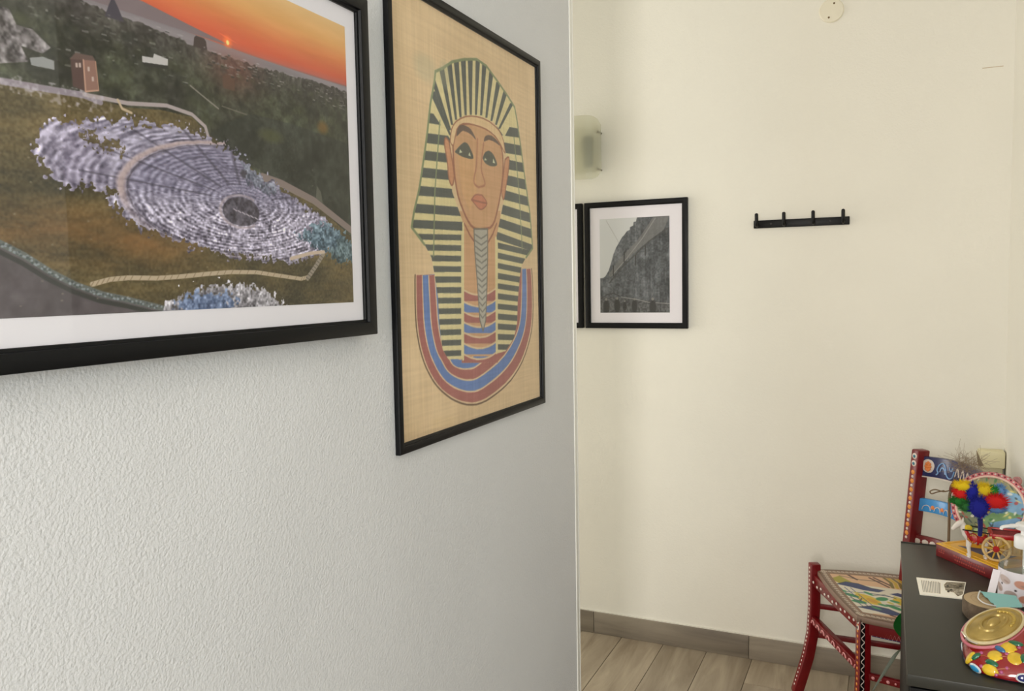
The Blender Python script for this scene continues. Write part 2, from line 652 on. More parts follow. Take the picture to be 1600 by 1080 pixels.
def ring_mesh(W, s0, t0, s1, t1, face, depth, lip):
    """mitred picture-frame moulding"""
    prof = [(0, 0.0), (0, depth), (face, depth), (face, lip), (face + 0.004, lip), (face + 0.004, 0.0)]
    mb = MB()
    rings = []
    for cs, ct, ds, dt in ((s0, t0, 1, 1), (s1, t0, -1, 1), (s1, t1, -1, -1), (s0, t1, 1, -1)):
        rings.append([Vector(W(cs + ds * p, ct + dt * p, n)) for p, n in prof])
    rings.append(rings[0])
    return mb.loft(rings, cap=False)


def framed(name, space, base, rect, face, depth, label, cat, prect, canvas, pm, mount=True, group=None, recess=0.006, glass=True):
    W = wallspace(space, base)
    s0, t0, s1, t1 = rect
    root = thing(name, W((s0 + s1) / 2, t0, 0), label, cat, group)
    o0 = ORG[root.name]
    fr = ring_mesh(W, s0, t0, s1, t1, face, depth, depth - recess).build('frame', M_black, root, bevel=0.0012, seg=2, smooth=50)
    a, b = W(s0 + face * 0.6, t0 + face * 0.6, 0.001), W(s1 - face * 0.6, t1 - face * 0.6, depth - recess - 0.005)
    lo, hi = tuple(map(min, a, b)), tuple(map(max, a, b))
    MB().box(lo, hi).build('mount' if mount else 'backing_board', M_mat, root, smooth=0)
    p0, q0, p1, q1 = prect
    n = depth - recess - 0.0046
    uv = lambda u, v: [np.zeros_like(u) + c for c in W(p0 + (p1 - p0) * u, q1 + (q0 - q1) * v, n)]
    printed('print', canvas, uv, pm, root, o0)
    if glass:
        a, b = W(s0 + face * 0.7, t0 + face * 0.7, depth - recess - 0.0032), W(s1 - face * 0.7, t1 - face * 0.7, depth - recess - 0.0016)
        MB().box(tuple(map(min, a, b)), tuple(map(max, a, b))).build('glass_pane', M_pane, root, smooth=0)
    return root


# --- the large colour photograph: hillside stone theatre at sunset
def theatre():
    W, H = 760, 510
    cv = Canvas(W, H, (70, 68, 52))
    U, V = cv.U, cv.V
    col = lambda *c: np.array(c, float)
    n1 = fbm(H, W, 10, 15, 1, 5, 0.6)
    n2 = fbm(H, W, 40, 60, 9, 3, 0.6)
    n3 = vnoise(H, W, 170, 250, 21)
    n4 = fbm(H, W, 85, 125, 31, 2, 0.7)
    rs = np.random.RandomState(4)

    def mix(m, c):
        m = m[..., None]
        cv.a = cv.a * (1 - m) + c * m

    hz = 0.20 + 0.02 * np.sin((U - 0.2) * 3.0)
    # sky
    t = np.clip(V / hz, 0, 1)
    stops = [(0, (208, 172, 112)), (0.35, (210, 156, 88)), (0.62, (206, 122, 66)), (0.88, (196, 88, 56)), (0.97, (178, 92, 76)), (1.0, (140, 96, 92))]
    sky = np.zeros_like(cv.a)
    for c in range(3):
        sky[..., c] = np.interp(t, [s[0] for s in stops], [s[1][c] for s in stops])
    g = np.exp(-(((U - 0.60) / 0.16) ** 2 + ((V - 0.2) / 0.05) ** 2))[..., None]
    sky = sky * (1 - 0.5 * g) + col(222, 96, 54) * 0.5 * g
    sky += (fbm(H, W, 40, 8, 5)[..., None] - 0.5) * 14
    cv.a = sky * 0.88 + sky.mean(-1, keepdims=True) * 0.12
    # sea and distant headland
    mix(np.clip((V - hz) * H, 0, 1), col(128, 122, 124) + ((vnoise(H, W, 120, 8, 2) - 0.5) * 14)[..., None])
    cv.poly([(0, 0.14), (0.1, 0.15), (0.25, 0.165), (0.4, 0.178), (0.5, 0.195), (0.62, 0.214), (0, 0.23)], (118, 106, 108))
    # town and woods
    sk = 0.228 + 0.020 * np.exp(-((U - 0.6) / 0.2) ** 2) + 0.012 * (vnoise(H, W, 2, 90, 33) - 0.3) + 0.006 * (vnoise(H, W, 2, 240, 35) - 0.5) - 0.09 * np.clip(0.3 - U, 0, 1)
    wood = np.zeros_like(cv.a) + col(54, 56, 44)
    wood += ((n1 - 0.5) * 70)[..., None] * col(0.9, 1.0, 0.7) + ((n2 - 0.5) * 62)[..., None] + ((n3 - 0.5) * 22)[..., None]
    far = np.clip(1 - (V - sk) / 0.10, 0, 1)
    wood = wood * (1 - 0.6 * far[..., None]) + (col(84, 76, 78) + ((n4 - 0.5) * 120)[..., None]) * 0.6 * far[..., None]
    mix(np.clip((V - sk) * H, 0, 1), wood)
    red = np.exp(-(((U - 0.62) / 0.07) ** 2 + ((V - 0.28) / 0.07) ** 2))
    mix(0.38 * red, col(150, 78, 62))
    cv.oval((0.603, 0.205), 0.016, 0.016, (240, 128, 66), alpha=0.7, soft=0.9)
    cv.oval((0.603, 0.207), 0.006, 0.007, (255, 214, 130), soft=0.4)
    cv.poly([(0.575, 0.186), (0.60, 0.190), (0.635, 0.201), (0.60, 0.195)], (232, 120, 80), alpha=0.6)
    cv.poly([(0.318, 0.25), (0.328, 0.215), (0.336, 0.193), (0.345, 0.215), (0.357, 0.25)], (66, 62, 72))
    cv.poly([(0.515, 0.226), (0.520, 0.219), (0.540, 0.219), (0.545, 0.226), (0.547, 0.25), (0.512, 0.252)], (64, 52, 50))
    cv.poly([(0.585, 0.31), (0.60, 0.30), (0.618, 0.31), (0.618, 0.345), (0.585, 0.345)], (92, 66, 52), alpha=0.8)
    for k in range(230):
        u = rs.uniform(0.12, 1.0)
        v = rs.uniform(0.235, 0.30) if u > 0.5 else rs.uniform(0.22, 0.40)
        if v > 0.36 and u > 0.33: continue
        w, h = rs.uniform(0.003, 0.014), rs.uniform(0.002, 0.005)
        c = rs.uniform(110, 180)
        cv.poly([(u, v), (u + w, v - 0.001), (u + w, v + h), (u, v + h)], (c, c - 3, c - 4), alpha=rs.uniform(0.15, 0.6))
        if k % 3 == 0:
            cv.poly([(u, v + h), (u + w, v + h), (u + w, v + 2.2 * h), (u, v + 2.4 * h)], (36, 38, 34), alpha=0.6)
    for k in range(150):
        u, v = rs.uniform(0.12, 1.0), rs.uniform(0.27, 0.47)
        r = rs.uniform(0.006, 0.02)
        cv.oval((u, v), r * 1.2, r * 0.8, (72, 76, 52) if k % 2 else (34, 38, 32), alpha=0.3, soft=0.9)
    cv.poly([(0.391, 0.322), (0.415, 0.318), (0.418, 0.306), (0.449, 0.31), (0.448, 0.328), (0.391, 0.338)], (176, 174, 170))
    cv.poly([(0.391, 0.338), (0.448, 0.328), (0.448, 0.337), (0.395, 0.347)], (40, 40, 38))
    cv.poly([(0.178, 0.402), (0.20, 0.392), (0.219, 0.395), (0.219, 0.416), (0.18, 0.418)], (138, 140, 138))
    cv.line([(0.50, 0.365), (0.53, 0.385), (0.57, 0.41)], 2.5, (140, 134, 128), alpha=0.8)
    cv.line([(0.58, 0.40), (0.68, 0.41), (0.72, 0.412)], 2.0, (120, 112, 104), alpha=0.7)
    # pale cliff on the left
    cl = cv.mask([(0.0, 0.30), (0.15, 0.305), (0.160, 0.335), (0.185, 0.335), (0.215, 0.366), (0.20, 0.385), (0.165, 0.38), (0.176, 0.412), (0.12, 0.436), (0.0, 0.44)])
    cliff = col(118, 112, 114) + ((n4 - 0.5) * 170 + (vnoise(H, W, 30, 110, 70) - 0.5) * 70)[..., None]
    mix(0.85 * cl, cliff)
    # grass bank
    gm = cv.mask([(0, 0.48), (0.128, 0.475), (0.19, 0.468), (0.234, 0.458), (0.293, 0.462), (0.356, 0.466), (0.43, 0.452), (0.50, 0.452), (0.54, 0.49), (0.60, 0.53), (0.7, 0.60), (0.86, 0.65), (1.0, 0.76), (1, 1), (0, 1)])
    gn = fbm(H, W, 16, 7, 61, 6, 0.65)
    grass = col(86, 76, 48) + ((gn - 0.5) * 95)[..., None] * col(1.1, 0.9, 0.6) + ((n3 - 0.5) * 26)[..., None]
    og = np.clip(1 - np.abs(V - (0.79 + 0.12 * (U - 0.15))) / 0.10, 0, 1) * np.clip((0.55 - U) * 6, 0, 1) * np.clip(gn * 2.2 - 0.4, 0, 1)
    grass = grass * (1 - 0.6 * og[..., None]) + col(128, 88, 48) * 0.6 * og[..., None]
    mix(gm, grass)
    # dark trees right of the theatre
    dm = cv.mask([(0.54, 0.49), (0.60, 0.44), (0.66, 0.40), (0.8, 0.40), (1.0, 0.42), (1, 0.74), (0.93, 0.67), (0.83, 0.62), (0.72, 0.585), (0.66, 0.56)])
    dk = col(44, 48, 40) + ((n1 - 0.5) * 50 + (n2 - 0.5) * 34 + (n3 - 0.5) * 12)[..., None]
    mix(0.9 * dm, dk)
    cv.oval((0.90, 0.385), 0.028, 0.02, (116, 86, 36), alpha=0.75, soft=0.8)
    cv.oval((0.72, 0.455), 0.055, 0.02, (78, 80, 44), alpha=0.6, soft=0.8)
    cv.poly([(0.865, 0.635), (0.87, 0.59), (0.885, 0.61), (0.89, 0.648)], (96, 96, 86), alpha=0.8)
    # paths
    for pts, w, c in (([(0.0, 0.476), (0.128, 0.470), (0.189, 0.466), (0.268, 0.460), (0.30, 0.468)], 8, (134, 126, 132)),
                      ([(0.27, 0.458), (0.356, 0.455), (0.441, 0.437), (0.501, 0.445), (0.533, 0.471), (0.54, 0.50)], 5.5, (158, 148, 146)),
                      ([(0.335, 0.452), (0.343, 0.472), (0.362, 0.478)], 3.5, (176, 160, 134)),
                      ([(0.689, 0.590), (0.749, 0.602), (0.858, 0.643), (1.002, 0.735)], 13, (126, 114, 108))):
        cv.line(pts, w, c)
    ch = np.clip(n4 * 3 - 1.5, 0, 1) * cv.mask([(0, 0.455), (0.30, 0.445), (0.34, 0.485), (0.29, 0.50), (0.14, 0.49), (0, 0.50)])
    mix(0.8 * ch, col(176, 170, 176))
    # ruined tower
    cv.poly([(0.248, 0.379), (0.272, 0.370), (0.272, 0.450), (0.250, 0.444)], (82, 62, 58))
    cv.poly([(0.272, 0.372), (0.294, 0.366), (0.297, 0.438), (0.273, 0.450)], (132, 102, 90))
    cv.poly([(0.246, 0.381), (0.258, 0.362), (0.290, 0.358), (0.295, 0.368), (0.272, 0.374)], (96, 78, 72))
    cv.line([(0.272, 0.374), (0.273, 0.450), (0.297, 0.440)], 2, (176, 142, 122))
    cv.line([(0.295, 0.37), (0.298, 0.44)], 1.5, (168, 132, 112))
    for u, v in ((0.257, 0.386), (0.263, 0.384), (0.279, 0.388), (0.286, 0.41)):
        cv.poly([(u, v), (u + 0.004, v - 0.001), (u + 0.004, v + 0.01), (u, v + 0.011)], (176, 160, 150))
    # stone cavea
    out = [(0.185, 0.567), (0.202, 0.548), (0.231, 0.53), (0.278, 0.521), (0.354, 0.502), (0.424, 0.493), (0.516, 0.488), (0.573, 0.512), (0.625, 0.539), (0.67, 0.576), (0.749, 0.618), (0.879, 0.699), (0.95, 0.745), (0.93, 0.80), (0.887, 0.825), (0.761, 0.858), (0.622, 0.846), (0.518, 0.823), (0.426, 0.796), (0.35, 0.768), (0.3, 0.707), (0.334, 0.683), (0.218, 0.683), (0.192, 0.647), (0.179, 0.598)]
    j1, j2 = n4 - 0.5, fbm(H, W, 70, 100, 90, 2, 0.7) - 0.5
    iy = np.clip(np.arange(H)[:, None] + (j1 * 34).astype(int), 0, H - 1)
    ix = np.clip(np.arange(W)[None, :] + (j2 * 40).astype(int), 0, W - 1)
    soft = lambda p: cv.mask(p)[iy, ix]
    msk = soft(out)
    asp = W / H
    dU, dV = (U - 0.63) * asp, V - 0.675
    rho = np.sqrt((dU / 0.445) ** 2 + (dV / 0.168) ** 2) + (n2 - 0.5) * 0.02
    th = np.arctan2(dV / 0.168, dU / 0.445)

    def polar(nr, nt, seed):        # streaks that follow the seat rows
        tx = vnoise(420, 1000, nr, nt, seed)
        return tx[np.clip((rho * 200).astype(int), 0, 419), np.clip(((th + PI) / (2 * PI) * 999).astype(int), 0, 999)]
    s1, s2, s3 = polar(75, 26, 1), polar(75, 160, 2), polar(24, 60, 3)
    rows = 0.5 + 0.5 * np.sin(rho * 2 * PI * 19)
    stone = col(136, 132, 148) + ((n1 - 0.5) * 46)[..., None]
    stone += ((s1 - 0.5) * 60 + (s2 - 0.5) * 74)[..., None]
    amp = np.where(rho < 1.0, 62, 50) * np.clip(s3 * 2.6 - 0.5, 0.1, 1)
    stone += ((rows - 0.5) * amp)[..., None]
    low = np.clip((dV - 0.01) / 0.05, 0, 1)
    right = np.clip((dU - 0.05) / 0.08, 0, 1)
    rough = np.maximum(np.maximum(low, right * 0.8), np.clip((rho - 1.3) * 2, 0, 0.6))
    stone += ((n4 - 0.5) * 120 + (n3 - 0.5) * 46)[..., None] * (0.25 + rough)[..., None]
    stone += (low * 16)[..., None] * col(1, 0.97, 0.9)
    upper = np.clip(-dV / 0.05 + 0.5, 0, 1) * np.clip((0.98 - rho) * 12, 0, 1)
    stone = stone * (1 - 0.35 * upper[..., None]) + col(96, 94, 118) * 0.35 * upper[..., None]
    left = np.clip((-dU - 0.44) * 8, 0, 1)
    stone += (left * 8)[..., None] * col(1, 0.8, 0.9)
    for a in np.arange(-3.0, -0.2, 0.33):
        d = np.abs((th - a + PI) % (2 * PI) - PI) * rho * 0.25
        mixs = (np.clip(1 - d / 0.006, 0, 1) * (rho > 0.3) * (rho < 1.28))[..., None]
        stone = stone * (1 - 0.6 * mixs) + col(58, 54, 66) * 0.6 * mixs
    wk = (np.clip(1.4 - np.abs(rho - 1.0) / 0.03, 0, 1) * np.clip((0.1 - dU) * 12, 0, 1) * np.clip(1 - low * 0.7, 0, 1))[..., None]
    stone = stone * (1 - 0.85 * wk) + (col(172, 154, 150) + ((n3 - 0.5) * 18)[..., None]) * 0.85 * wk
    we = (np.clip(1 - np.abs(rho - 0.955) / 0.014, 0, 1) * np.clip((0.1 - dU) * 12, 0, 1))[..., None]
    stone = stone * (1 - 0.6 * we) + col(60, 54, 62) * 0.6 * we
    r2 = np.sqrt(((U - 0.622) * asp / 0.078) ** 2 + ((V - 0.706) / 0.044) ** 2)
    ow = (np.clip(1.3 - np.abs(r2 - 1.12) / 0.09, 0, 1) * (U < 0.66))[..., None]
    stone = stone * (1 - 0.7 * ow) + col(164, 152, 154) * 0.7 * ow
    sh = np.clip((1.03 - r2) / 0.06, 0, 1)[..., None]
    stone = stone * (1 - sh) + (col(74, 70, 80) + ((n4 - 0.5) * 90)[..., None]) * sh
    mix(msk, stone)
    for k in range(6):
        cv.line([(0.60 + 0.012 * k, 0.70 + 0.004 * k), (0.608 + 0.012 * k, 0.705 + 0.004 * k)], 2, (184, 178, 184), alpha=0.8)
    mix(0.9 * soft([(0.245, 0.566), (0.285, 0.556), (0.33, 0.566), (0.35, 0.59), (0.30, 0.582)]), grass * 0.9)
    cv.oval((0.635, 0.590), 0.018, 0.014, (58, 56, 64), alpha=0.85, soft=0.6)
    # pale rubble slopes
    for p, c, al in (([(0.79, 0.77), (0.879, 0.715), (0.93, 0.73), (1, 0.775), (1, 0.857), (0.947, 0.85), (0.887, 0.815)], (78, 104, 116), 0.85),
                     ([(0.62, 0.545), (0.68, 0.585), (0.74, 0.63), (0.70, 0.645), (0.64, 0.60)], (112, 118, 130), 0.8)):
        mix(al * soft(p), col(*c) + ((n4 - 0.5) * 150 + (n3 - .5) * 50)[..., None])
    # white steps at the bottom
    pb = [(0.265, 0.924), (0.30, 0.912), (0.337, 0.908), (0.40, 0.909), (0.451, 0.905), (0.52, 0.897), (0.584, 0.891), (0.658, 0.891), (0.72, 0.90), (0.802, 0.912), (0.83, 0.905)]
    cv.line(pb, 6.5, (170, 156, 132))
    for i in range(34):
        t = i / 33 * (len(pb) - 1.01)
        k = int(t); f = t - k
        p = (pb[k][0] * (1 - f) + pb[k + 1][0] * f, pb[k][1] * (1 - f) + pb[k + 1][1] * f)
        cv.line([(p[0] - 0.003, p[1] + 0.006), (p[0] + 0.003, p[1] - 0.006)], 1.4, (128, 112, 88), alpha=0.8)
    cv.line([(0.825, 0.91), (0.855, 0.87), (0.886, 0.825)], 9, (140, 132, 118))
    for i in range(9):
        f = i / 9
        p = (0.825 + 0.06 * f, 0.91 - 0.085 * f)
        cv.line([(p[0] - 0.005, p[1] - 0.004), (p[0] + 0.005, p[1] + 0.004)], 1.5, (92, 86, 74))
    cv.line([(0.77, 0.845), (0.84, 0.824), (0.888, 0.818)], 6, (184, 168, 148))
    # road at the lower left
    rd = [(0, 0.76), (0.113, 0.831), (0.151, 0.858), (0.192, 0.895), (0.236, 0.926), (0.284, 0.95), (0.335, 0.965), (0.42, 0.995)]
    mix(cv.mask(rd + [(0.42, 1), (0, 1)]), col(84, 78, 80) + ((n1 - 0.5) * 34 + (n2 - .5) * 24)[..., None])
    cv.line([(u - 0.006, v + 0.016) for u, v in rd], 6, (46, 50, 46), alpha=0.8)
    cv.line(rd, 8, (96, 102, 98))
    for i in range(150):
        t = i / 150 * (len(rd) - 1.01)
        k = int(t); f = t - k
        p = (rd[k][0] * (1 - f) + rd[k + 1][0] * f + rs.uniform(-.003, .003), rd[k][1] * (1 - f) + rd[k + 1][1] * f + rs.uniform(-.004, .005))
        cv.oval(p, 0.0035, 0.0028, (140, 148, 150) if i % 2 else (70, 78, 78), alpha=0.8)
    # blue-white rocks at the bottom edge
    mix(soft([(0.40, 1.0), (0.449, 0.955), (0.53, 0.927), (0.637, 0.932), (0.714, 0.968), (0.745, 1.0)]), col(140, 138, 142) + ((n4 - 0.5) * 190 + (n3 - .5) * 60)[..., None])
    mix(0.7 * soft([(0.44, 0.985), (0.47, 0.95), (0.56, 0.955), (0.60, 0.97), (0.58, 1.0), (0.46, 1.0)]), col(84, 108, 146) + ((n4 - 0.5) * 130)[..., None])
    for k in range(90):
        p = (rs.uniform(0.05, 0.95), rs.uniform(0.48, 0.98))
        cv.oval(p, 0.003, 0.002, (140, 132, 116), alpha=rs.uniform(.1, .6))
    cv.a = np.clip(98 + (cv.a - 98) * 1.14, 6, 250)
    return cv


framed('picture_frame', 'left', 0.0, (0.354, 1.3787, 1.0417, 1.869), 0.0186, 0.030,
       'large black framed colour photograph of an ancient stone theatre at sunset', 'picture',
       (0.4075, 1.4279, 0.9955, 1.8198), theatre(), M_paper, recess=0.005)

# --- painted papyrus: a ruler's bust in a striped headcloth with a banded collar
PAP = [
('P',(203, 176, 138),[(105,624),(103,639),(102,661),(101,682),(101,701),(102,721),(104,740),(108,758),(114,775),(122,791),(131,807),(141,823),(155,838),(171,854),(189,869),(211,884),(236,897),(265,910),(295,922),(327,932),(361,940),(394,947),(427,952),(459,954),(493,955),(531,952),(570,948),(610,941),(650,934),(689,925),(727,915),(761,903),(794,889),(824,873),(851,855),(876,834),(897,812),(913,791),(923,770),(931,747),(935,719),(936,688),(935,661),(933,638),(929,618),(926,604)],0,''),
('P',(152, 88, 80),[(110,624),(109,639),(108,661),(107,682),(107,701),(108,721),(111,740),(115,758),(121,775),(129,792),(138,807),(148,822),(161,837),(177,852),(195,867),(216,881),(241,895),(269,907),(298,918),(329,928),(362,936),(395,942),(426,947),(458,949),(491,949),(527,947),(566,942),(605,936),(643,929),(681,921),(718,910),(752,899),(784,885),(814,870),(841,852),(867,831),(887,810),(903,790),(914,770),(922,747),(926,718),(927,688),(927,661),(925,638),(922,618),(919,604)],0,''),
('P',(203, 176, 138),[(139,624),(139,639),(138,661),(139,683),(139,702),(140,722),(143,741),(148,760),(155,778),(164,794),(173,808),(183,820),(195,832),(209,845),(225,858),(243,870),(265,881),(289,891),(315,900),(341,907),(369,913),(396,918),(423,921),(450,923),(478,923),(510,920),(543,915),(576,910),(610,904),(643,896),(675,888),(706,878),(736,867),(764,854),(791,838),(818,821),(840,802),(856,785),(868,766),(877,745),(883,718),(886,688),(887,661),(887,638),(885,618),(883,604)],0,''),
('P',(88, 116, 164),[(144,624),(144,639),(144,661),(144,683),(145,703),(146,722),(149,742),(154,760),(161,778),(169,794),(178,808),(189,819),(200,831),(214,844),(230,856),(248,868),(269,879),(293,888),(318,896),(343,903),(370,909),(396,914),(422,917),(449,919),(476,918),(507,916),(539,911),(572,905),(604,899),(637,892),(668,884),(699,875),(728,864),(756,851),(783,836),(810,819),(832,801),(848,784),(861,766),(870,745),(876,718),(879,688),(880,660),(880,638),(879,618),(878,604)],0,''),
('P',(203, 176, 138),[(175,624),(175,640),(176,661),(178,683),(179,703),(180,724),(184,743),(190,762),(198,781),(207,797),(216,808),(225,817),(236,825),(248,836),(261,847),(276,856),(294,864),(314,871),(335,877),(355,882),(377,886),(398,889),(419,891),(441,892),(464,891),(489,888),(516,884),(543,879),(570,874),(598,868),(626,862),(653,854),(680,846),(706,835),(734,823),(761,808),(784,793),(801,778),(815,762),(825,743),(832,717),(837,687),(840,660),(841,637),(842,618),(842,605)],0,''),
('P',(152, 88, 80),[(180,624),(181,640),(182,662),(183,684),(184,704),(186,724),(189,743),(196,763),(204,781),(213,797),(222,808),(231,816),(242,824),(254,835),(266,845),(280,854),(298,862),(318,868),(338,874),(357,878),(378,882),(398,885),(419,886),(439,888),(462,887),(486,884),(512,880),(538,875),(565,870),(592,864),(619,858),(646,851),(672,843),(699,833),(726,821),(753,806),(776,791),(794,777),(807,762),(818,743),(825,717),(830,687),(833,660),(835,637),(836,618),(836,605)],0,''),
('P',(203, 176, 138),[(209,624),(211,640),(213,662),(215,684),(217,705),(219,725),(223,745),(230,765),(240,784),(249,800),(258,809),(267,814),(277,819),(286,827),(296,836),(308,843),(322,848),(338,852),(354,856),(369,858),(384,860),(400,861),(416,862),(432,863),(450,862),(470,859),(491,855),(512,850),(534,847),(557,842),(581,838),(604,832),(629,826),(654,818),(681,808),(709,797),(733,784),(751,772),(766,759),(777,741),(786,716),(792,686),(796,660),(800,637),(802,618),(803,605)],0,''),
('P',(88, 116, 164),[(214,624),(216,640),(218,662),(221,684),(223,705),(225,725),(229,745),(236,765),(246,785),(255,800),(264,809),(273,813),(283,818),(292,826),(301,834),(312,841),(326,846),(341,850),(357,852),(371,855),(385,856),(400,857),(415,858),(431,858),(448,858),(467,855),(487,851),(508,846),(529,843),(551,839),(574,834),(597,829),(621,823),(646,816),(673,806),(701,795),(726,783),(744,771),(759,758),(770,741),(779,716),(785,686),(790,660),(794,637),(796,618),(798,605)],0,''),
('P',(203, 176, 138),[(245,624),(247,640),(251,662),(254,685),(257,706),(259,726),(264,747),(272,767),(282,787),(292,802),(301,809),(310,810),(318,813),(325,818),(332,824),(340,829),(350,832),(362,833),(373,834),(383,834),(392,834),(401,834),(412,834),(424,834),(437,833),(451,830),(466,826),(482,823),(499,820),(517,817),(537,814),(557,811),(580,807),(603,802),(630,795),(659,786),(684,775),(703,766),(718,755),(731,740),(741,715),(748,686),(754,659),(759,637),(763,618),(765,605)],0,''),
('P',(152, 88, 80),[(249,624),(252,640),(255,662),(259,685),(262,706),(264,727),(269,747),(277,767),(287,788),(298,803),(307,809),(315,810),(323,812),(330,817),(336,823),(344,827),(354,830),(365,831),(376,831),(384,831),(393,831),(401,830),(412,830),(423,830),(435,829),(449,827),(463,823),(479,819),(495,817),(513,814),(532,812),(552,809),(574,805),(597,800),(624,793),(653,784),(678,775),(697,765),(713,755),(726,740),(736,715),(743,686),(749,659),(755,637),(759,618),(761,605)],0,''),
('L',(96, 70, 50),[(103,624),(101,639),(100,661),(99,682),(99,701),(100,721),(102,740),(106,757),(112,775),(119,791),(128,807),(139,823),(152,838),(169,854),(188,870),(209,884),(235,898),(264,911),(294,923),(326,933),(360,942),(394,949),(427,953),(460,956),(494,956),(532,954),(572,949),(612,943),(652,936),(692,927),(730,917),(764,904),(797,890),(827,874),(855,855),(880,834),(900,813),(916,792),(926,771),(934,747),(938,719),(939,688),(938,661),(936,638),(932,618),(929,604)],2,''),
('P',(190, 146, 104),[(364,467),(669,449),(626,843),(359,824)],0,''),
('P',(203, 176, 138),[(378,656),(394,659),(418,664),(442,668),(462,670),(481,671),(501,672),(522,671),(544,670),(567,668),(592,663),(618,657),(637,653),(634,693),(376,688)],0,''),
('P',(152, 88, 80),[(377,660),(394,664),(418,669),(442,673),(461,675),(480,676),(500,677),(522,676),(544,675),(567,673),(592,668),(618,662),(636,658),(634,693),(376,688)],0,''),
('P',(203, 176, 138),[(376,684),(393,688),(417,693),(440,697),(460,700),(479,701),(499,702),(520,702),(542,701),(565,698),(591,694),(617,688),(635,684),(633,724),(374,716)],0,''),
('P',(88, 116, 164),[(376,689),(392,693),(416,698),(440,702),(460,704),(479,706),(498,707),(520,707),(542,706),(565,703),(590,699),(616,693),(635,689),(633,724),(374,716)],0,''),
('P',(203, 176, 138),[(374,710),(391,714),(415,719),(439,723),(458,726),(477,727),(497,728),(519,728),(541,728),(563,725),(589,721),(615,716),(633,712),(631,752),(373,742)],0,''),
('P',(152, 88, 80),[(374,715),(391,718),(415,724),(438,728),(458,731),(477,732),(497,733),(518,733),(541,733),(563,731),(589,726),(615,721),(633,717),(631,752),(373,742)],0,''),
('P',(203, 176, 138),[(373,735),(390,739),(414,745),(437,749),(457,752),(476,754),(496,755),(517,755),(539,755),(562,753),(587,749),(613,744),(632,740),(630,780),(371,767)],0,''),
('P',(88, 116, 164),[(373,740),(389,744),(413,749),(437,754),(457,757),(476,759),(495,760),(517,760),(539,760),(562,758),(587,754),(613,749),(632,745),(630,780),(371,767)],0,''),
('P',(203, 176, 138),[(371,761),(388,765),(412,770),(436,775),(455,778),(474,780),(494,782),(515,782),(538,782),(560,780),(586,776),(612,771),(630,768),(628,808),(369,793)],0,''),
('P',(152, 88, 80),[(371,766),(388,770),(412,775),(435,780),(455,783),(474,785),(494,787),(515,787),(537,787),(560,785),(586,781),(611,777),(630,773),(628,808),(369,793)],0,''),
('P',(203, 176, 138),[(370,788),(386,792),(410,798),(434,803),(454,806),(473,809),(492,810),(514,811),(536,810),(559,809),(584,805),(610,801),(629,797),(626,837),(368,820)],0,''),
('P',(88, 116, 164),[(369,793),(386,797),(410,803),(434,808),(453,811),(472,814),(492,815),(513,816),(536,815),(558,814),(584,811),(610,806),(628,803),(626,837),(368,820)],0,''),
('P',(203, 176, 138),[(368,815),(385,819),(409,826),(432,831),(452,834),(471,837),(491,838),(512,839),(534,839),(557,838),(582,835),(608,830),(627,827),(625,860),(366,841)],0,''),
('P',(152, 88, 80),[(368,820),(384,824),(408,830),(432,836),(452,839),(471,842),(490,843),(512,844),(534,844),(557,843),(582,840),(608,835),(627,832),(625,860),(366,841)],0,''),
('P',(205, 190, 138),[(246,153),(289,138),(349,112),(425,92),(513,75),(582,79),(668,105),(738,128),(801,152),(821,188),(856,274),(886,354),(923,444),(942,543),(880,571),(839,594),(820,632),(799,696),(790,760),(760,801),(688,833),(611,835),(623,537),(713,394),(728,305),(700,248),(632,217),(527,215),(438,227),(365,255),(326,293),(315,348),(330,423),(392,489),(376,832),(281,826),(247,799),(232,738),(228,677),(212,624),(196,583),(158,554),(91,518),(107,482),(138,430),(163,370),(189,303),(211,234),(237,180)],0,'=H'),
('P',(74, 78, 72),[(94,262),(407,238),(406,263),(93,284)],0,'H'),
('P',(74, 78, 72),[(91,308),(404,285),(403,309),(90,330)],0,'H'),
('P',(74, 78, 72),[(89,347),(402,328),(401,350),(87,368)],0,'H'),
('P',(74, 78, 72),[(86,385),(399,369),(398,392),(85,407)],0,'H'),
('P',(74, 78, 72),[(84,426),(397,413),(395,435),(82,448)],0,'H'),
('P',(74, 78, 72),[(81,466),(394,456),(393,478),(80,486)],0,'H'),
('P',(74, 78, 72),[(79,502),(392,492),(391,514),(77,520)],0,'H'),
('P',(74, 78, 72),[(104,532),(382,524),(381,538),(103,545)],0,'H'),
('P',(74, 78, 72),[(102,555),(380,550),(379,564),(101,569)],0,'H'),
('P',(74, 78, 72),[(101,579),(378,576),(377,590),(100,593)],0,'H'),
('P',(74, 78, 72),[(99,603),(377,602),(376,616),(98,617)],0,'H'),
('P',(74, 78, 72),[(98,627),(375,627),(374,642),(97,641)],0,'H'),
('P',(74, 78, 72),[(96,651),(374,653),(373,668),(95,664)],0,'H'),
('P',(74, 78, 72),[(94,675),(372,679),(371,693),(94,688)],0,'H'),
('P',(74, 78, 72),[(93,699),(370,705),(370,719),(92,712)],0,'H'),
('P',(74, 78, 72),[(91,723),(369,731),(368,745),(90,736)],0,'H'),
('P',(74, 78, 72),[(90,747),(367,757),(366,771),(89,760)],0,'H'),
('P',(74, 78, 72),[(88,771),(366,783),(365,797),(87,784)],0,'H'),
('P',(74, 78, 72),[(87,795),(364,809),(363,823),(86,808)],0,'H'),
('P',(74, 78, 72),[(651,221),(984,196),(983,221),(650,247)],0,'H'),
('P',(74, 78, 72),[(649,264),(981,246),(980,274),(647,292)],0,'H'),
('P',(74, 78, 72),[(646,307),(979,297),(977,323),(645,334)],0,'H'),
('P',(74, 78, 72),[(644,348),(976,346),(975,375),(643,375)],0,'H'),
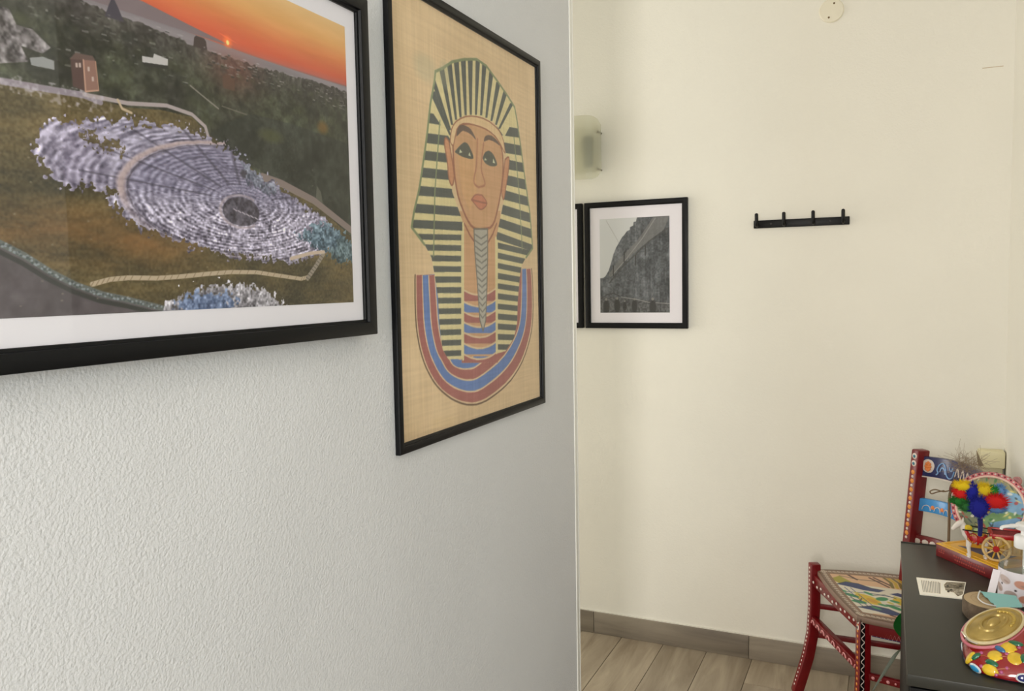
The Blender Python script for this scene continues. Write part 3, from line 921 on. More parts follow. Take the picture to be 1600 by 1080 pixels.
('P',(74, 78, 72),[(642,389),(974,396),(972,422),(640,415)],0,'H'),
('P',(74, 78, 72),[(640,429),(971,443),(970,470),(638,455)],0,'H'),
('P',(74, 78, 72),[(637,468),(969,489),(967,516),(636,492)],0,'H'),
('P',(74, 78, 72),[(635,506),(966,535),(965,554),(634,527)],0,'H'),
('P',(74, 78, 72),[(643,535),(965,552),(965,569),(643,551)],0,'H'),
('P',(74, 78, 72),[(642,562),(964,580),(963,597),(641,578)],0,'H'),
('P',(74, 78, 72),[(640,590),(963,608),(962,625),(639,605)],0,'H'),
('P',(74, 78, 72),[(639,617),(961,635),(960,653),(638,633)],0,'H'),
('P',(74, 78, 72),[(637,645),(960,663),(959,680),(636,660)],0,'H'),
('P',(74, 78, 72),[(636,672),(958,691),(957,708),(635,688)],0,'H'),
('P',(74, 78, 72),[(634,700),(957,719),(956,736),(633,715)],0,'H'),
('P',(74, 78, 72),[(633,727),(955,747),(954,764),(632,743)],0,'H'),
('P',(74, 78, 72),[(631,754),(954,775),(953,792),(630,770)],0,'H'),
('P',(74, 78, 72),[(629,782),(952,803),(952,820),(629,798)],0,'H'),
('P',(74, 78, 72),[(628,810),(951,831),(950,848),(627,825)],0,'H'),
('P',(205, 190, 138),[(207,242),(246,153),(349,112),(513,75),(668,105),(801,152),(811,172),(711,246),(632,217),(527,215),(438,227),(365,255),(326,298)],0,'H'),
('P',(74, 78, 72),[(208,205),(241,199),(333,288),(320,289)],0,'H'),
('P',(74, 78, 72),[(213,172),(239,167),(333,275),(321,277)],0,'H'),
('P',(74, 78, 72),[(266,139),(297,134),(346,262),(333,263)],0,'H'),
('P',(74, 78, 72),[(313,117),(345,111),(372,246),(359,248)],0,'H'),
('P',(74, 78, 72),[(358,103),(391,97),(402,236),(388,238)],0,'H'),
('P',(74, 78, 72),[(404,90),(438,83),(436,226),(422,228)],0,'H'),
('P',(74, 78, 72),[(451,79),(486,72),(471,220),(457,222)],0,'H'),
('P',(74, 78, 72),[(506,73),(538,67),(507,215),(493,217)],0,'H'),
('P',(74, 78, 72),[(552,80),(585,73),(544,211),(529,213)],0,'H'),
('P',(74, 78, 72),[(603,90),(637,84),(582,212),(567,214)],0,'H'),
('P',(74, 78, 72),[(655,108),(691,102),(620,215),(604,218)],0,'H'),
('P',(74, 78, 72),[(710,124),(747,118),(654,221),(638,223)],0,'H'),
('P',(74, 78, 72),[(764,147),(796,142),(679,228),(663,230)],0,'H'),
('L',(122, 130, 92),[(246,153),(289,138),(349,112),(425,92),(513,75),(582,79),(668,105),(738,128),(801,152),(821,188),(856,274),(886,354),(923,444),(942,543),(880,571)],3,''),
('L',(122, 130, 92),[(158,554),(91,518),(107,482),(138,430),(163,370),(189,303),(211,234),(237,180),(246,153)],3,''),
('L',(122, 130, 92),[(265,263),(225,431),(208,580)],2,'H'),
('L',(122, 130, 92),[(791,237),(827,386),(847,549)],2,'H'),
('L',(205, 190, 138),[(396,497),(376,832)],4,''),
('L',(205, 190, 138),[(629,524),(617,832)],4,''),
('P',(186, 132, 94),[(317,305),(312,302),(304,299),(298,298),(293,301),(290,307),(289,314),(292,324),(298,336),(303,349),(306,364),(308,381),(312,394),(318,402),(325,407),(331,407),(337,403),(342,394),(345,383),(342,369),(337,353),(331,338),(326,325),(321,313),(317,305)],0,''),
('L',(146, 92, 66),[(317,305),(312,302),(304,299),(298,298),(293,301),(290,307),(289,314),(292,324),(298,336),(303,349),(306,364),(308,381),(312,394),(318,402),(325,407),(331,407),(337,403),(342,394),(345,383),(342,369),(337,353),(331,338),(326,325),(321,313),(317,305)],2,''),
('P',(186, 132, 94),[(713,307),(722,303),(735,298),(745,297),(748,302),(747,312),(743,325),(737,341),(728,359),(719,376),(711,393),(703,408),(696,416),(690,415),(684,408),(682,396),(686,381),(693,361),(700,343),(705,328),(710,316),(713,307)],0,''),
('L',(146, 92, 66),[(713,307),(722,303),(735,298),(745,297),(748,302),(747,312),(743,325),(737,341),(728,359),(719,376),(711,393),(703,408),(696,416),(690,415),(684,408),(682,396),(686,381),(693,361),(700,343),(705,328),(710,316),(713,307)],2,''),
('P',(190, 146, 104),[(341,302),(346,293),(354,281),(364,270),(376,262),(392,255),(411,250),(434,246),(462,243),(490,241),(518,240),(546,240),(572,242),(597,244),(620,247),(640,252),(657,258),(672,266),(684,276),(691,287),(695,301),(697,317),(695,336),(690,358),(683,379),(673,401),(662,422),(649,442),(636,460),(623,477),(606,490),(586,498),(562,501),(538,503),(513,505),(488,506),(465,503),(446,497),(430,488),(414,477),(397,462),(380,446),(366,428),(357,409),(350,388),(346,368),(343,344),(342,319),(341,302)],0,''),
('L',(146, 92, 66),[(341,302),(346,293),(354,281),(364,270),(376,262),(392,255),(411,250),(434,246),(462,243),(490,241),(518,240),(546,240),(572,242),(597,244),(620,247),(640,252),(657,258),(672,266),(684,276),(691,287),(695,301),(697,317),(695,336),(690,358),(683,379),(673,401),(662,422),(649,442),(636,460),(623,477),(606,490),(586,498),(562,501),(538,503),(513,505),(488,506),(465,503),(446,497),(430,488),(414,477),(397,462),(380,446),(366,428),(357,409),(350,388),(346,368),(343,344),(342,319),(341,302)],3,''),
('P',(208, 178, 132),[(325,304),(328,290),(335,274),(347,262),(365,251),(394,240),(429,230),(465,224),(504,220),(551,218),(598,220),(638,226),(671,234),(692,246),(705,259),(713,277),(714,289),(702,284),(684,272),(664,262),(640,253),(608,247),(572,243),(532,242),(490,243),(448,245),(411,250),(386,258),(368,270),(355,292),(345,311),(334,310),(325,304)],0,''),
('L',(146, 92, 66),[(325,304),(328,290),(335,274),(347,262),(365,251),(394,240),(429,230),(465,224),(504,220),(551,218),(598,220),(638,226),(671,234),(692,246),(705,259),(713,277),(714,289),(702,284),(684,272),(664,262),(640,253),(608,247),(572,243),(532,242),(490,243),(448,245),(411,250),(386,258),(368,270),(355,292),(345,311),(334,310),(325,304)],1.5,''),
('P',(196, 152, 104),[(369,319),(485,314),(493,411),(445,462),(392,418)],0,''),
('P',(96, 76, 64),[(363,287),(366,281),(370,272),(377,264),(386,259),(397,255),(411,253),(427,253),(446,254),(462,257),(477,264),(491,273),(496,279),(490,278),(477,274),(461,270),(445,268),(426,267),(410,267),(396,272),(384,278),(375,283)],0,''),
('P',(96, 76, 64),[(552,277),(553,273),(556,268),(562,263),(572,259),(586,256),(600,255),(617,255),(634,258),(649,261),(661,265),(671,270),(674,273),(667,273),(654,271),(639,269),(622,268),(603,268),(590,268)],0,''),
('P',(78, 78, 66),[(352,325),(362,319),(377,311),(391,304),(403,299),(414,295),(425,294),(436,295),(446,299),(455,305),(465,312),(475,321),(476,328),(463,331),(442,332),(423,332),(408,332),(393,331),(381,330),(369,328),(359,327),(352,325)],0,''),
('P',(78, 78, 66),[(540,321),(544,317),(551,310),(559,304),(568,301),(578,298),(588,296),(599,297),(611,299),(622,303),(634,310),(646,319),(650,327),(641,331),(623,334),(605,335),(590,335),(575,334),(562,332),(553,329),(545,324),(540,321)],0,''),
('P',(196, 196, 160),[(386,315),(402,321),(381,325)],0,''),
('P',(196, 196, 160),[(450,315),(458,325),(441,324)],0,''),
('P',(196, 196, 160),[(559,318),(572,323),(553,325)],0,''),
('P',(196, 196, 160),[(621,313),(635,325),(616,325)],0,''),
('L',(168, 112, 82),[(506,276),(504,293),(501,316),(497,337),(491,354),(482,368),(477,379),(476,386),(477,389),(481,392),(489,395),(500,397),(508,398)],2.5,''),
('L',(168, 112, 82),[(551,281),(544,299),(534,324),(529,345),(534,359),(543,369),(550,376),(553,382),(554,386),(550,390),(537,393),(520,396),(508,398)],2.5,''),
('P',(184, 118, 88),[(456,433),(463,429),(473,423),(484,419),(493,418),(502,417),(511,417),(519,417),(526,416),(534,417),(546,422),(560,429),(566,435),(559,442),(546,448),(532,452),(522,454),(511,453),(500,451),(484,445),(468,438),(456,433)],0,''),
('L',(150, 92, 70),[(456,433),(468,433),(486,434),(505,434),(527,435),(550,435),(566,435)],2,''),
('L',(150, 92, 70),[(456,433),(463,429),(473,423),(484,419),(493,418),(502,417),(511,417),(519,417),(526,416),(534,417),(546,422),(560,429),(566,435),(559,442),(546,448),(532,452),(522,454),(511,453),(500,451),(484,445),(468,438),(456,433)],1.5,''),
('L',(146, 92, 66),[(404,496),(442,524),(472,539)],2.5,''),
('L',(146, 92, 66),[(636,485),(605,514),(570,536)],2.5,''),
('P',(166, 160, 144),[(469,506),(567,502),(563,573),(553,657),(539,742),(518,769),(497,740),(484,640),(471,558)],0,''),
('L',(104, 98, 86),[(469,506),(567,502),(563,573),(553,657),(539,742),(518,769),(497,740),(484,640),(471,558),(469,506)],2,''),
('L',(120, 115, 104),[(473,519),(518,529),(566,516)],2,''),
('L',(120, 115, 104),[(475,535),(518,545),(564,532)],2,''),
('L',(120, 115, 104),[(476,550),(518,561),(562,548)],2,''),
('L',(120, 115, 104),[(478,566),(518,576),(560,564)],2,''),
('L',(120, 115, 104),[(479,581),(518,592),(559,580)],2,''),
('L',(120, 115, 104),[(481,597),(518,608),(557,596)],2,''),
('L',(120, 115, 104),[(483,612),(518,624),(555,612)],2,''),
('L',(120, 115, 104),[(484,628),(517,640),(553,628)],2,''),
('L',(120, 115, 104),[(486,644),(517,655),(551,644)],2,''),
('L',(120, 115, 104),[(487,659),(517,671),(549,660)],2,''),
('L',(120, 115, 104),[(489,675),(517,687),(547,676)],2,''),
('L',(120, 115, 104),[(490,691),(517,703),(545,692)],2,''),
('L',(120, 115, 104),[(492,707),(517,719),(543,708)],2,''),
('L',(120, 115, 104),[(494,722),(517,735),(542,724)],2,''),
]



def papyrus():
    W, H = 400, 560
    cv = Canvas(W, H, (204, 176, 134))
    clips = {}
    for kind, col, pts, w, cl in PAP:
        p = [(a / 1000, b / 1000) for a, b in pts]
        clip = clips.get(cl)
        if cl.startswith('='):
            clips[cl[1:]] = cv.mask(p)
        if kind == 'P':
            cv.poly(p, col, clip)
        else:
            cv.line(p, w * 1.25, col, clip)
    cv.oval((0.19, 0.155), 0.045, 0.03, (164, 160, 128), alpha=0.35, soft=0.7)  # greenish glass reflections, painted into the print as two soft ovals
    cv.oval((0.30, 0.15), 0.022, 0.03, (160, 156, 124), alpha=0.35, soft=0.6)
    fib = (vnoise(H, W, 280, 7, 3) - 0.5) * 9 + (vnoise(H, W, 9, 200, 4) - 0.5) * 10 + (fbm(H, W, 6, 5, 12) - 0.5) * 22
    cv.a = cv.a + fib[..., None]
    return cv


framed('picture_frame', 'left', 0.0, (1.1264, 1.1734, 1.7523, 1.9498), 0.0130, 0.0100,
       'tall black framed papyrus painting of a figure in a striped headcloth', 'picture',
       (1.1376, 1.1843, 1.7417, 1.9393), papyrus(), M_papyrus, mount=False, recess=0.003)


# --- black and white photographs on the back wall
def old_wall(seed, alt=False):
    W, H = 150, 196
    cv = Canvas(W, H, (82, 86, 88))
    U, V = cv.U, cv.V
    n1 = fbm(H, W, 10, 8, seed, 4, 0.6)
    n2 = vnoise(H, W, 70, 60, seed + 5)
    nv = vnoise(H, W, 5, 50, seed + 8)
    cv.a += ((n1 - 0.5) * 70 + (n2 - 0.5) * 34 + (nv - 0.5) * 30)[..., None]
    cv.a -= (np.clip((U - 0.55) * 40, 0, 14))[..., None]
    cv.poly([(0.78, 0), (1, 0), (0.92, 0.14), (0.62, 0.3), (0.36, 0.46), (0.16, 0.62), (0.12, 0.6), (0.3, 0.42), (0.55, 0.24)], (116, 116, 112), alpha=0.7)
    cv.line([(1.0, 0.12), (0.72, 0.25), (0.5, 0.40), (0.32, 0.52), (0.14, 0.68)], 3, (62, 63, 60), alpha=0.7)
    cv.line([(0.8, 0.02), (0.62, 0.22), (0.4, 0.42), (0.18, 0.60)], 2, (140, 140, 134), alpha=0.8)
    for u, v in ((0.66, 0.30), (0.52, 0.40), (0.20, 0.5), (0.36, 0.36)):
        cv.line([(u, v), (u - 0.004, v + 0.1)], 2.2, (44, 44, 42))
    # sky with stepped skyline
    sk = [(0, 0), (0.545, 0), (0.53, 0.045), (0.495, 0.05), (0.49, 0.085), (0.445, 0.1), (0.44, 0.13), (0.40, 0.14), (0.36, 0.18), (0.33, 0.2), (0.29, 0.25), (0.24, 0.31), (0.20, 0.38), (0.17, 0.46), (0.13, 0.55), (0.08, 0.61), (0.05, 0.625), (0, 0.63)]
    m = cv.mask(sk)[..., None]
    cv.a = cv.a * (1 - m) + (np.array((200, 203, 198)) - (V * 10)[..., None]) * m
    cv.line([(0.10, 0.02), (0.24, 0.20), (0.28, 0.26)], 1.0, (150, 150, 142), alpha=0.7)
    # street, people, parapet
    st = cv.mask([(0, 0.82), (0.4, 0.845), (1, 0.90), (1, 1), (0, 1)])[..., None]
    cv.a = cv.a * (1 - 0.6 * st) + (np.array((76, 76, 74)) + ((n2 - .5) * 60)[..., None]) * 0.6 * st
    cv.line([(0.3, 0.83), (0.55, 0.86), (0.7, 0.89), (1, 0.905)], 1.6, (150, 150, 144), alpha=0.8)
    cv.line([(0.0, 0.85), (0.12, 0.80), (0.2, 0.79), (0.3, 0.83)], 1.5, (44, 44, 44), alpha=0.8)
    for u, v, s in ((0.09, 0.86, 1.1), (0.25, 0.85, 1.1), (0.5, 0.86, 1.0), (0.76, 0.86, 1.2), (0.36, 0.88, 0.7)):
        cv.oval((u, v + 0.07 * s), 0.03 * s, 0.07 * s, (40, 40, 40), soft=0.3)
        cv.oval((u, v - 0.005), 0.012 * s, 0.013 * s, (120, 120, 114))
    if alt:
        cv.a = cv.a[:, ::-1].copy()
    return cv


framed('picture_frame', 'back', YB, (-0.3786, 1.2674, 0.034, 1.7663), 0.0175, 0.020,
       'black framed black and white photograph of a stone wall, nearest the coat hooks', 'picture',
       (-0.317, 1.329, -0.0365, 1.70), old_wall(50), M_paper, recess=0.004, group='black and white photographs on the back wall')
framed('picture_frame', 'back', YB, (-0.8126, 1.2674, -0.389, 1.7663), 0.0175, 0.020,
       'black framed picture mostly hidden behind the free edge of the left wall', 'picture',
       (-0.75, 1.329, -0.455, 1.70), old_wall(90, True), M_paper, recess=0.004, group='black and white photographs on the back wall')

# ---------------------------------------------------------------- wall fittings
# frosted glass sconce
M_frost = pane_material('frosted greenish glass', tint=(0.97, 0.975, 0.94), rough=0.3, body=0.30, body_col=(238, 236, 218), blur=0.55)
sc_x, sc_z0, sc_z1 = -0.405, 1.853, 2.098
sconce = thing('wall_sconce', (sc_x, YB, sc_z0), 'bowed frosted glass wall light above the black and white photographs', 'wall light')
mb = MB()
Gx = [sc_x + 0.105 * t / 12 for t in range(-12, 13)]
Gz = [sc_z0 + (sc_z1 - sc_z0) * t / 12 for t in range(13)]


def sc_pt(x, z, th):
    t = (x - sc_x) / 0.105
    y = YB - 0.018 - 0.062 * math.sqrt(max(0, 1 - t * t * 0.94)) - th
    e = max(0.0, abs(t) - 0.62) / 0.38
    zc = (sc_z0 + sc_z1) / 2
    hz = (sc_z1 - sc_z0) / 2
    lim = hz - 0.034 * (1 - math.sqrt(max(0, 1 - e * e)))
    return (x, y, zc + (z - zc) * lim / hz)


front = [sc_pt(x, z, 0.005) for z in Gz for x in Gx]
back = [sc_pt(x, z, 0.0) for z in Gz for x in Gx]
nx, nz = len(Gx), len(Gz)
fs = []
for j in range(nz - 1):
    for i in range(nx - 1):
        a = j * nx + i
        fs.append((a, a + 1, a + nx + 1, a + nx))
        b = a + nx * nz
        fs.append((b + nx, b + nx + 1, b + 1, b))
edge = [i for i in range(nx)] + [j * nx + nx - 1 for j in range(1, nz)] + [(nz - 1) * nx + i for i in range(nx - 2, -1, -1)] + [j * nx for j in range(nz - 2, 0, -1)]
for a, b in zip(edge, edge[1:] + edge[:1]):
    fs.append((a, a + nx * nz, b + nx * nz, b))
MB().add(front + back, fs).build('glass_shade', M_frost, sconce, smooth=50)
MB().box((sc_x - 0.06, YB - 0.014, 1.89), (sc_x + 0.07, YB, 2.06)).build('back_plate', mat('pale enamel', (206, 204, 184), 0.5), sconce, bevel=0.004)
MB().lathe([(0.016, 0), (0.018, 0.035), (0.014, 0.04), (0.02, 0.055), (0.026, 0.08), (0.024, 0.105), (0.012, 0.12)], (sc_x + 0.052, YB - 0.040, 1.905)).build('bulb', mat('grey bulb holder', (104, 108, 88), 0.4), sconce)
for z in (1.893, 2.037):
    for s in (-1, 1):
        MB().dome((sc_x + s * 0.094, YB - 0.046, z), (0, -1, 0), 0.005, 0.004).lathe([(0.0035, 0), (0.0035, 0.046)], (sc_x + s * 0.094, YB - 0.046, z), (0, 1, 0), 10).build('screw', mat('dull steel screw', (120, 112, 92), 0.4, 0.7), sconce)

# coat rack with four pegs
M_blk = mat('matte black metal', (12, 12, 14), 0.45, spec=0.25)
rack = thing('coat_rack', (0.44, YB, 1.636), 'narrow black wall coat rack with four short upright pegs', 'coat rack')
MB().box((0.276, YB - 0.010, 1.6375), (0.603, YB, 1.666)).build('bar', M_blk, rack, bevel=0.002)
for x in (0.290, 0.385, 0.484, 0.583):
    MB().tube(smooth([(x, YB - 0.008, 1.648), (x, YB - 0.025, 1.646), (x, YB - 0.036, 1.652), (x, YB - 0.038, 1.672), (x, YB - 0.038, 1.686)], 4), 0.0062, 10).dome((x, YB - 0.038, 1.686), (0, 0, 1), 0.0062, 0.005).build('peg', M_blk, rack)
for x in (0.338, 0.54):
    MB().dome((x, YB - 0.010, 1.652), (0, -1, 0), 0.0042, 0.002).build('screw', mat('black screw', (58, 58, 60), 0.3, 0.5), rack)

# round blanking plate
plate = thing('cover_plate', (0.536, YB, 2.339), 'round white blanking plate with two screws high on the wall', 'cover plate')
MB().lathe([(0.041, 0.0), (0.041, 0.004), (0.038, 0.0075), (0.0, 0.0085)], (0.536, YB, 2.381), (0, -1, 0), 40).build('disc', mat('ivory plastic', (232, 226, 206), 0.4), plate)
for x, z in ((0.5445, 2.4035), (0.5275, 2.3575)):
    MB().dome((x, YB - 0.0078, z), (0, -1, 0), 0.0036, 0.0016).build('screw', mat('brown screw head', (112, 92, 64), 0.5, 0.4), plate)

# cream junction box near the corner
jb = thing('junction_box', (1.052, YB, 0.74), 'cream plastic junction box low on the wall behind the tambourine', 'junction box')
MB().box((1.022, YB - 0.05, 0.735), (1.083, YB, 0.815)).build('body', mat('beige plastic', (196, 186, 154), 0.5), jb, bevel=0.004)
MB().box((1.012, YB - 0.058, 0.812), (1.0885, YB, 0.868)).build('lid', mat('cream plastic', (232, 224, 184), 0.45), jb, bevel=0.005)

# ---------------------------------------------------------------- black console desk
DX0, DX1, DY0, DY1, DZ = 0.7715, 1.0885, 1.628, 2.466, 0.72
M_top = mat('charcoal desk laminate', (49, 48, 42), 0.38, spec=0.4, bump=(500.0, 0.08, 0.0003))
M_dark = mat('black desk carcass', (9, 9, 9), 0.5, spec=0.2)
desk = thing('console_desk', (0.93, 2.047, 0), 'narrow black console desk standing against the right wall', 'desk')
MB().box((DX0, DY0, DZ - 0.022), (DX1, DY1, DZ)).build('desk_top', M_top, desk, bevel=0.0015)
MB().box((DX0, DY1 - 0.012, DZ), (DX1, DY1, DZ + 0.0006)).build('back_edge_strip', M_dark, desk, smooth=0)  # thin black strip along the rear edge of the top
MB().box((DX0 + 0.004, DY0 + 0.035, 0.0), (DX0 + 0.022, DY1 - 0.004, DZ - 0.022)).build('side_panel', M_dark, desk, bevel=0.001)
MB().box((DX1 - 0.022, DY0 + 0.035, 0.0), (DX1 - 0.004, DY1 - 0.004, DZ - 0.022)).build('side_panel', M_dark, desk, bevel=0.001)
dr = MB().box((DX0 + 0.006, DY0 + 0.012, 0.53), (DX1 - 0.006, DY0 + 0.032, DZ - 0.03)).build('drawer_front', M_dark, desk, bevel=0.001)
MB().tube([(0.88, DY0 + 0.012, 0.61), (0.88, DY0 - 0.012, 0.61), (0.98, DY0 - 0.012, 0.61), (0.98, DY0 + 0.012, 0.61)], 0.004).build('handle', M_blk, dr)
MB().box((DX0 + 0.022, DY1 - 0.02, 0.25), (DX1 - 0.022, DY1 - 0.006, DZ - 0.022)).build('back_panel', M_dark, desk, smooth=0)
MB().box((DX0 + 0.022, DY0 + 0.04, 0.30), (DX1 - 0.022, DY1 - 0.02, 0.318)).build('shelf', M_dark, desk, smooth=0)

# ---------------------------------------------------------------- painted chair
M_red = mat('glossy red chair paint', (112, 10, 16), 0.34, coat=0.12, spec=0.35, var=(30.0, 0.12))
M_white = mat('white paint dots', (214, 200, 190), 0.4)
M_ochre = mat('ochre paint flowers', (214, 134, 36), 0.4)
M_navy = mat('navy blue paint', (18, 28, 84), 0.3, coat=0.3, var=(40.0, 0.15))
M_sky = mat('sky blue paint', (50, 140, 206), 0.3, coat=0.3)
M_teal = mat('teal paint', (30, 110, 130), 0.4)
M_orange = mat('orange paint', (222, 128, 60), 0.4)
M_pblue = mat('pale blue paint', (140, 180, 226), 0.4)
M_pink = mat('pink paint', (222, 150, 150), 0.4)
M_taupe = mat('taupe seat border', (128, 104, 88), 0.5)
M_blackp = mat('black paint', (16, 14, 16), 0.35)
chair = thing('painted_chair', (0.74, 2.77, 0), 'red hand-painted wooden chair with blue slats and a lemon-patterned seat', 'chair')
na = Vector((-0.92, -0.39, 0))      # chair front direction
nb = Vector((0.39, -0.92, 0))
SZ = 0.447


def leg(path, w, h, side):
    return MB().bar(path, side, w, h).build('leg', M_red, chair, bevel=0.004, seg=2)


A, B = Vector((0.512, 2.952, 0)), Vector((0.677, 2.598, 0))
legA = leg([(A.x - 0.055, A.y - 0.01, 0.0), (A.x - 0.036, A.y - 0.007, 0.07), (A.x - 0.018, A.y - 0.004, 0.14), (A.x - 0.005, A.y, 0.22), (A.x, A.y, 0.32), (A.x, A.y, 0.468)], 0.017, 0.017, nb)
legB = leg([(B.x - 0.012, B.y, 0.0), (B.x - 0.006, B.y, 0.10), (B.x, B.y, 0.25), (B.x, B.y, SZ - 0.004)], 0.0185, 0.017, nb)
postside = Vector((0.66, -0.75, 0))


def post(bx, by, name='back_post'):
    return MB().bar([(bx + 0.03, by + 0.01, 0.0), (bx - 0.008, by, 0.22), (bx - 0.015, by, 0.45), (bx - 0.004, by, 0.60), (bx + 0.018, by, 0.888)], postside, 0.0165, 0.023).build(name, M_red, chair, bevel=0.005, seg=2)


PX, PY, QX, QY = 0.8165, 2.952, 0.962, 2.525
postP = post(PX, PY)
postQ = post(QX, QY)


def rail(s, z):
    p = Vector((0.822 + 0.07 * (z - 0.68), 2.95, 0))
    q = Vector((0.962 + 0.07 * (z - 0.68), 2.535, 0))
    n = Vector((0.957, 0.29, 0))
    b = 0.078 * (1 - abs(2 * s - 1) ** 4)
    r = p + (q - p) * s + n * b
    return Vector((r.x, r.y, z))


def rail_normal(s, z):
    d = (rail(s + 0.004, z) - rail(s - 0.004, z)).normalized()
    return Vector((d.y, -d.x, 0)) * -1 if Vector((d.y, -d.x, 0)).x > 0 else Vector((d.y, -d.x, 0))


def slat(name, m, z0, z1, crown=0.0, th=0.007):
    rings = []
    N = 36
    for i in range(N + 1):
        s = i / N
        n = rail_normal(min(max(s, 0.01), 0.99), z0)
        zt = z1 + crown * (1 - (2 * s - 1) ** 2)
        zb = z0 + crown * 0.6 * (1 - (2 * s - 1) ** 2)
        rings.append([rail(s, zb) - n * th, rail(s, zb) + n * th, rail(s, zt) + n * th, rail(s, zt) - n * th])
    return MB().loft(rings).build(name, m, chair, bevel=0.0025, seg=2)


top = slat('back_slat', M_navy, 0.803, 0.868, 0.006)
mid = slat('back_slat', M_sky, 0.688, 0.730, 0.004)
low = slat('back_slat', M_red, 0.570, 0.607, 0.0)
tag(top, 'navy top slat with a flower medallion and pale blue scrolls')
tag(mid, 'sky blue middle slat with little arches')


def on_slat(s, z, lift=0.0075):
    return rail(s, z) + rail_normal(s, z) * lift


def slat_line(pts, r):
    return MB().tube(smooth([on_slat(s, z) for s, z in pts], 5), r, 6, 0.6)


MB().dome(on_slat(0.038, 0.838, 0.0065), rail_normal(0.038, 0.838), 0.0235, 0.003, 16).build('medallion', M_white, top)
mb = MB()
for k in range(8):
    a = k * PI / 4
    mb.dome(on_slat(0.038 + 0.010 * math.cos(a), 0.838 + 0.012 * math.sin(a), 0.0092), rail_normal(0.038, 0.838), 0.0052, 0.0024, 8)
mb.dome(on_slat(0.038, 0.838, 0.0095), rail_normal(0.038, 0.838), 0.006, 0.003, 8)
mb.build('medallion_petals', M_orange, top)
mb = slat_line([(0.085, 0.815), (0.095, 0.822), (0.088, 0.832), (0.10, 0.848), (0.125, 0.856), (0.145, 0.842), (0.155, 0.822), (0.18, 0.812), (0.21, 0.818), (0.225, 0.838)], 0.0036)
mb2 = slat_line([(0.105, 0.826), (0.115, 0.84), (0.135, 0.838), (0.145, 0.822)], 0.0026)
mb3 = slat_line([(0.175, 0.848), (0.185, 0.838), (0.20, 0.838), (0.21, 0.85)], 0.0028)
mb.add(mb2.v, mb2.f)
mb.add(mb3.v, mb3.f)
mb.build('scroll', M_pblue, top)
mb = MB()
for s in (0.26, 0.33, 0.4, 0.5, 0.6, 0.7, 0.8, 0.9):
    q = slat_line([(s - 0.025, 0.824), (s, 0.852), (s + 0.025, 0.826)], 0.003)
    mb.add(q.v, q.f)
mb.build('scroll', M_white, top)
rg = [[rail(s / 36, 0.8025 + 0.0036 * (1 - (s / 18 - 1) ** 2)) + rail_normal(min(max(s / 36, .01), .99), 0.8) * d + Vector((0, 0, e)) for d, e in ((-0.006, -0.0015), (0.0082, -0.0015), (0.0082, 0.002), (-0.006, 0.002))] for s in range(37)]
MB().loft(rg).build('white_edge', M_white, top)
mb, mo = MB(), MB()
for s in (0.05, 0.115, 0.185, 0.26, 0.34, 0.43, 0.52, 0.61, 0.7, 0.79, 0.88):
    q = slat_line([(s - 0.022, 0.695), (s - 0.016, 0.706), (s, 0.711), (s + 0.016, 0.706), (s + 0.022, 0.695)], 0.0019)
    mb.add(q.v, q.f)
    MB().dome(on_slat(s + 0.033, 0.706, 0.0065), rail_normal(s + 0.033, 0.706), 0.0075, 0.0022, 8).build('painted_fan', M_orange, mid)
mb.build('painted_arches', M_white, mid)
mb = MB()
for s in (0.02, 0.06, 0.105, 0.155, 0.21, 0.27):
    mb.dome(on_slat(s, 0.588, 0.0065), rail_normal(s, 0.588), 0.0095, 0.0025, 8, sx=1.3)
mb.build('painted_petals', M_white, low)


def bar_pt(z, face):
    """point on the painted front face of the far back post"""
    t = np.interp(z, [0.45, 0.60, 0.888], [PX - 0.015, PX - 0.004, PX + 0.018])
    return Vector((t, PY, z)) + Vector((-0.75, -0.66, 0)) * (0.0228 if face else 0)


fn = Vector((-0.75, -0.66, 0))
mo, mw = MB(), MB()
for k in range(8):
    z = 0.815 - k * 0.029
    mo.dome(bar_pt(z, 1), fn, 0.0085, 0.002, 6)
    mw.dome(bar_pt(z - 0.0145, 1), fn, 0.005, 0.0026, 8)
mo.build('painted_flowers', M_ochre, postP)
mw.build('painted_dots', M_white, postP)
for z in (0.868, 0.844):
    q = MB().dome(bar_pt(z, 1), fn, 0.0105, 0.002, 14).build('painted_eye', M_white, postP)
    MB().dome(bar_pt(z, 1) + fn * 0.0016, fn, 0.0055, 0.0018, 10).build('iris', M_teal, postP)

# seat
S00, S10, S11, S01 = (np.array(p) for p in ((0.517, 2.958), (0.806, 3.002), (0.967, 2.548), (0.659, 2.578)))


def seat_uv(u, v, grow=0.0):
    bow = 0.012 * (4 * u * (1 - u)) * (1 - 2 * v) * 1.0
    x = (S00[0] * (1 - u) + S10[0] * u) * (1 - v) + (S01[0] * (1 - u) + S11[0] * u) * v
    y = (S00[1] * (1 - u) + S10[1] * u) * (1 - v) + (S01[1] * (1 - u) + S11[1] * u) * v + bow
    x = x - 0.010 * (4 * v * (1 - v)) * (1 - u)
    return x, y


ring = [seat_uv(t / 14, 0) for t in range(14)] + [seat_uv(1, t / 14) for t in range(14)] + [seat_uv(1 - t / 14, 1) for t in range(14)] + [seat_uv(0, 1 - t / 14) for t in range(14)]
ccx, ccy = np.mean([p[0] for p in ring]), np.mean([p[1] for p in ring])
seat = MB().loft([[Vector((ccx + (p[0] - ccx) * k, ccy + (p[1] - ccy) * k, z)) for p in ring] for k, z in ((0.985, SZ - 0.018), (1.0, SZ - 0.014), (1.0, SZ - 0.004), (0.985, SZ))]).build('seat', M_taupe, chair)


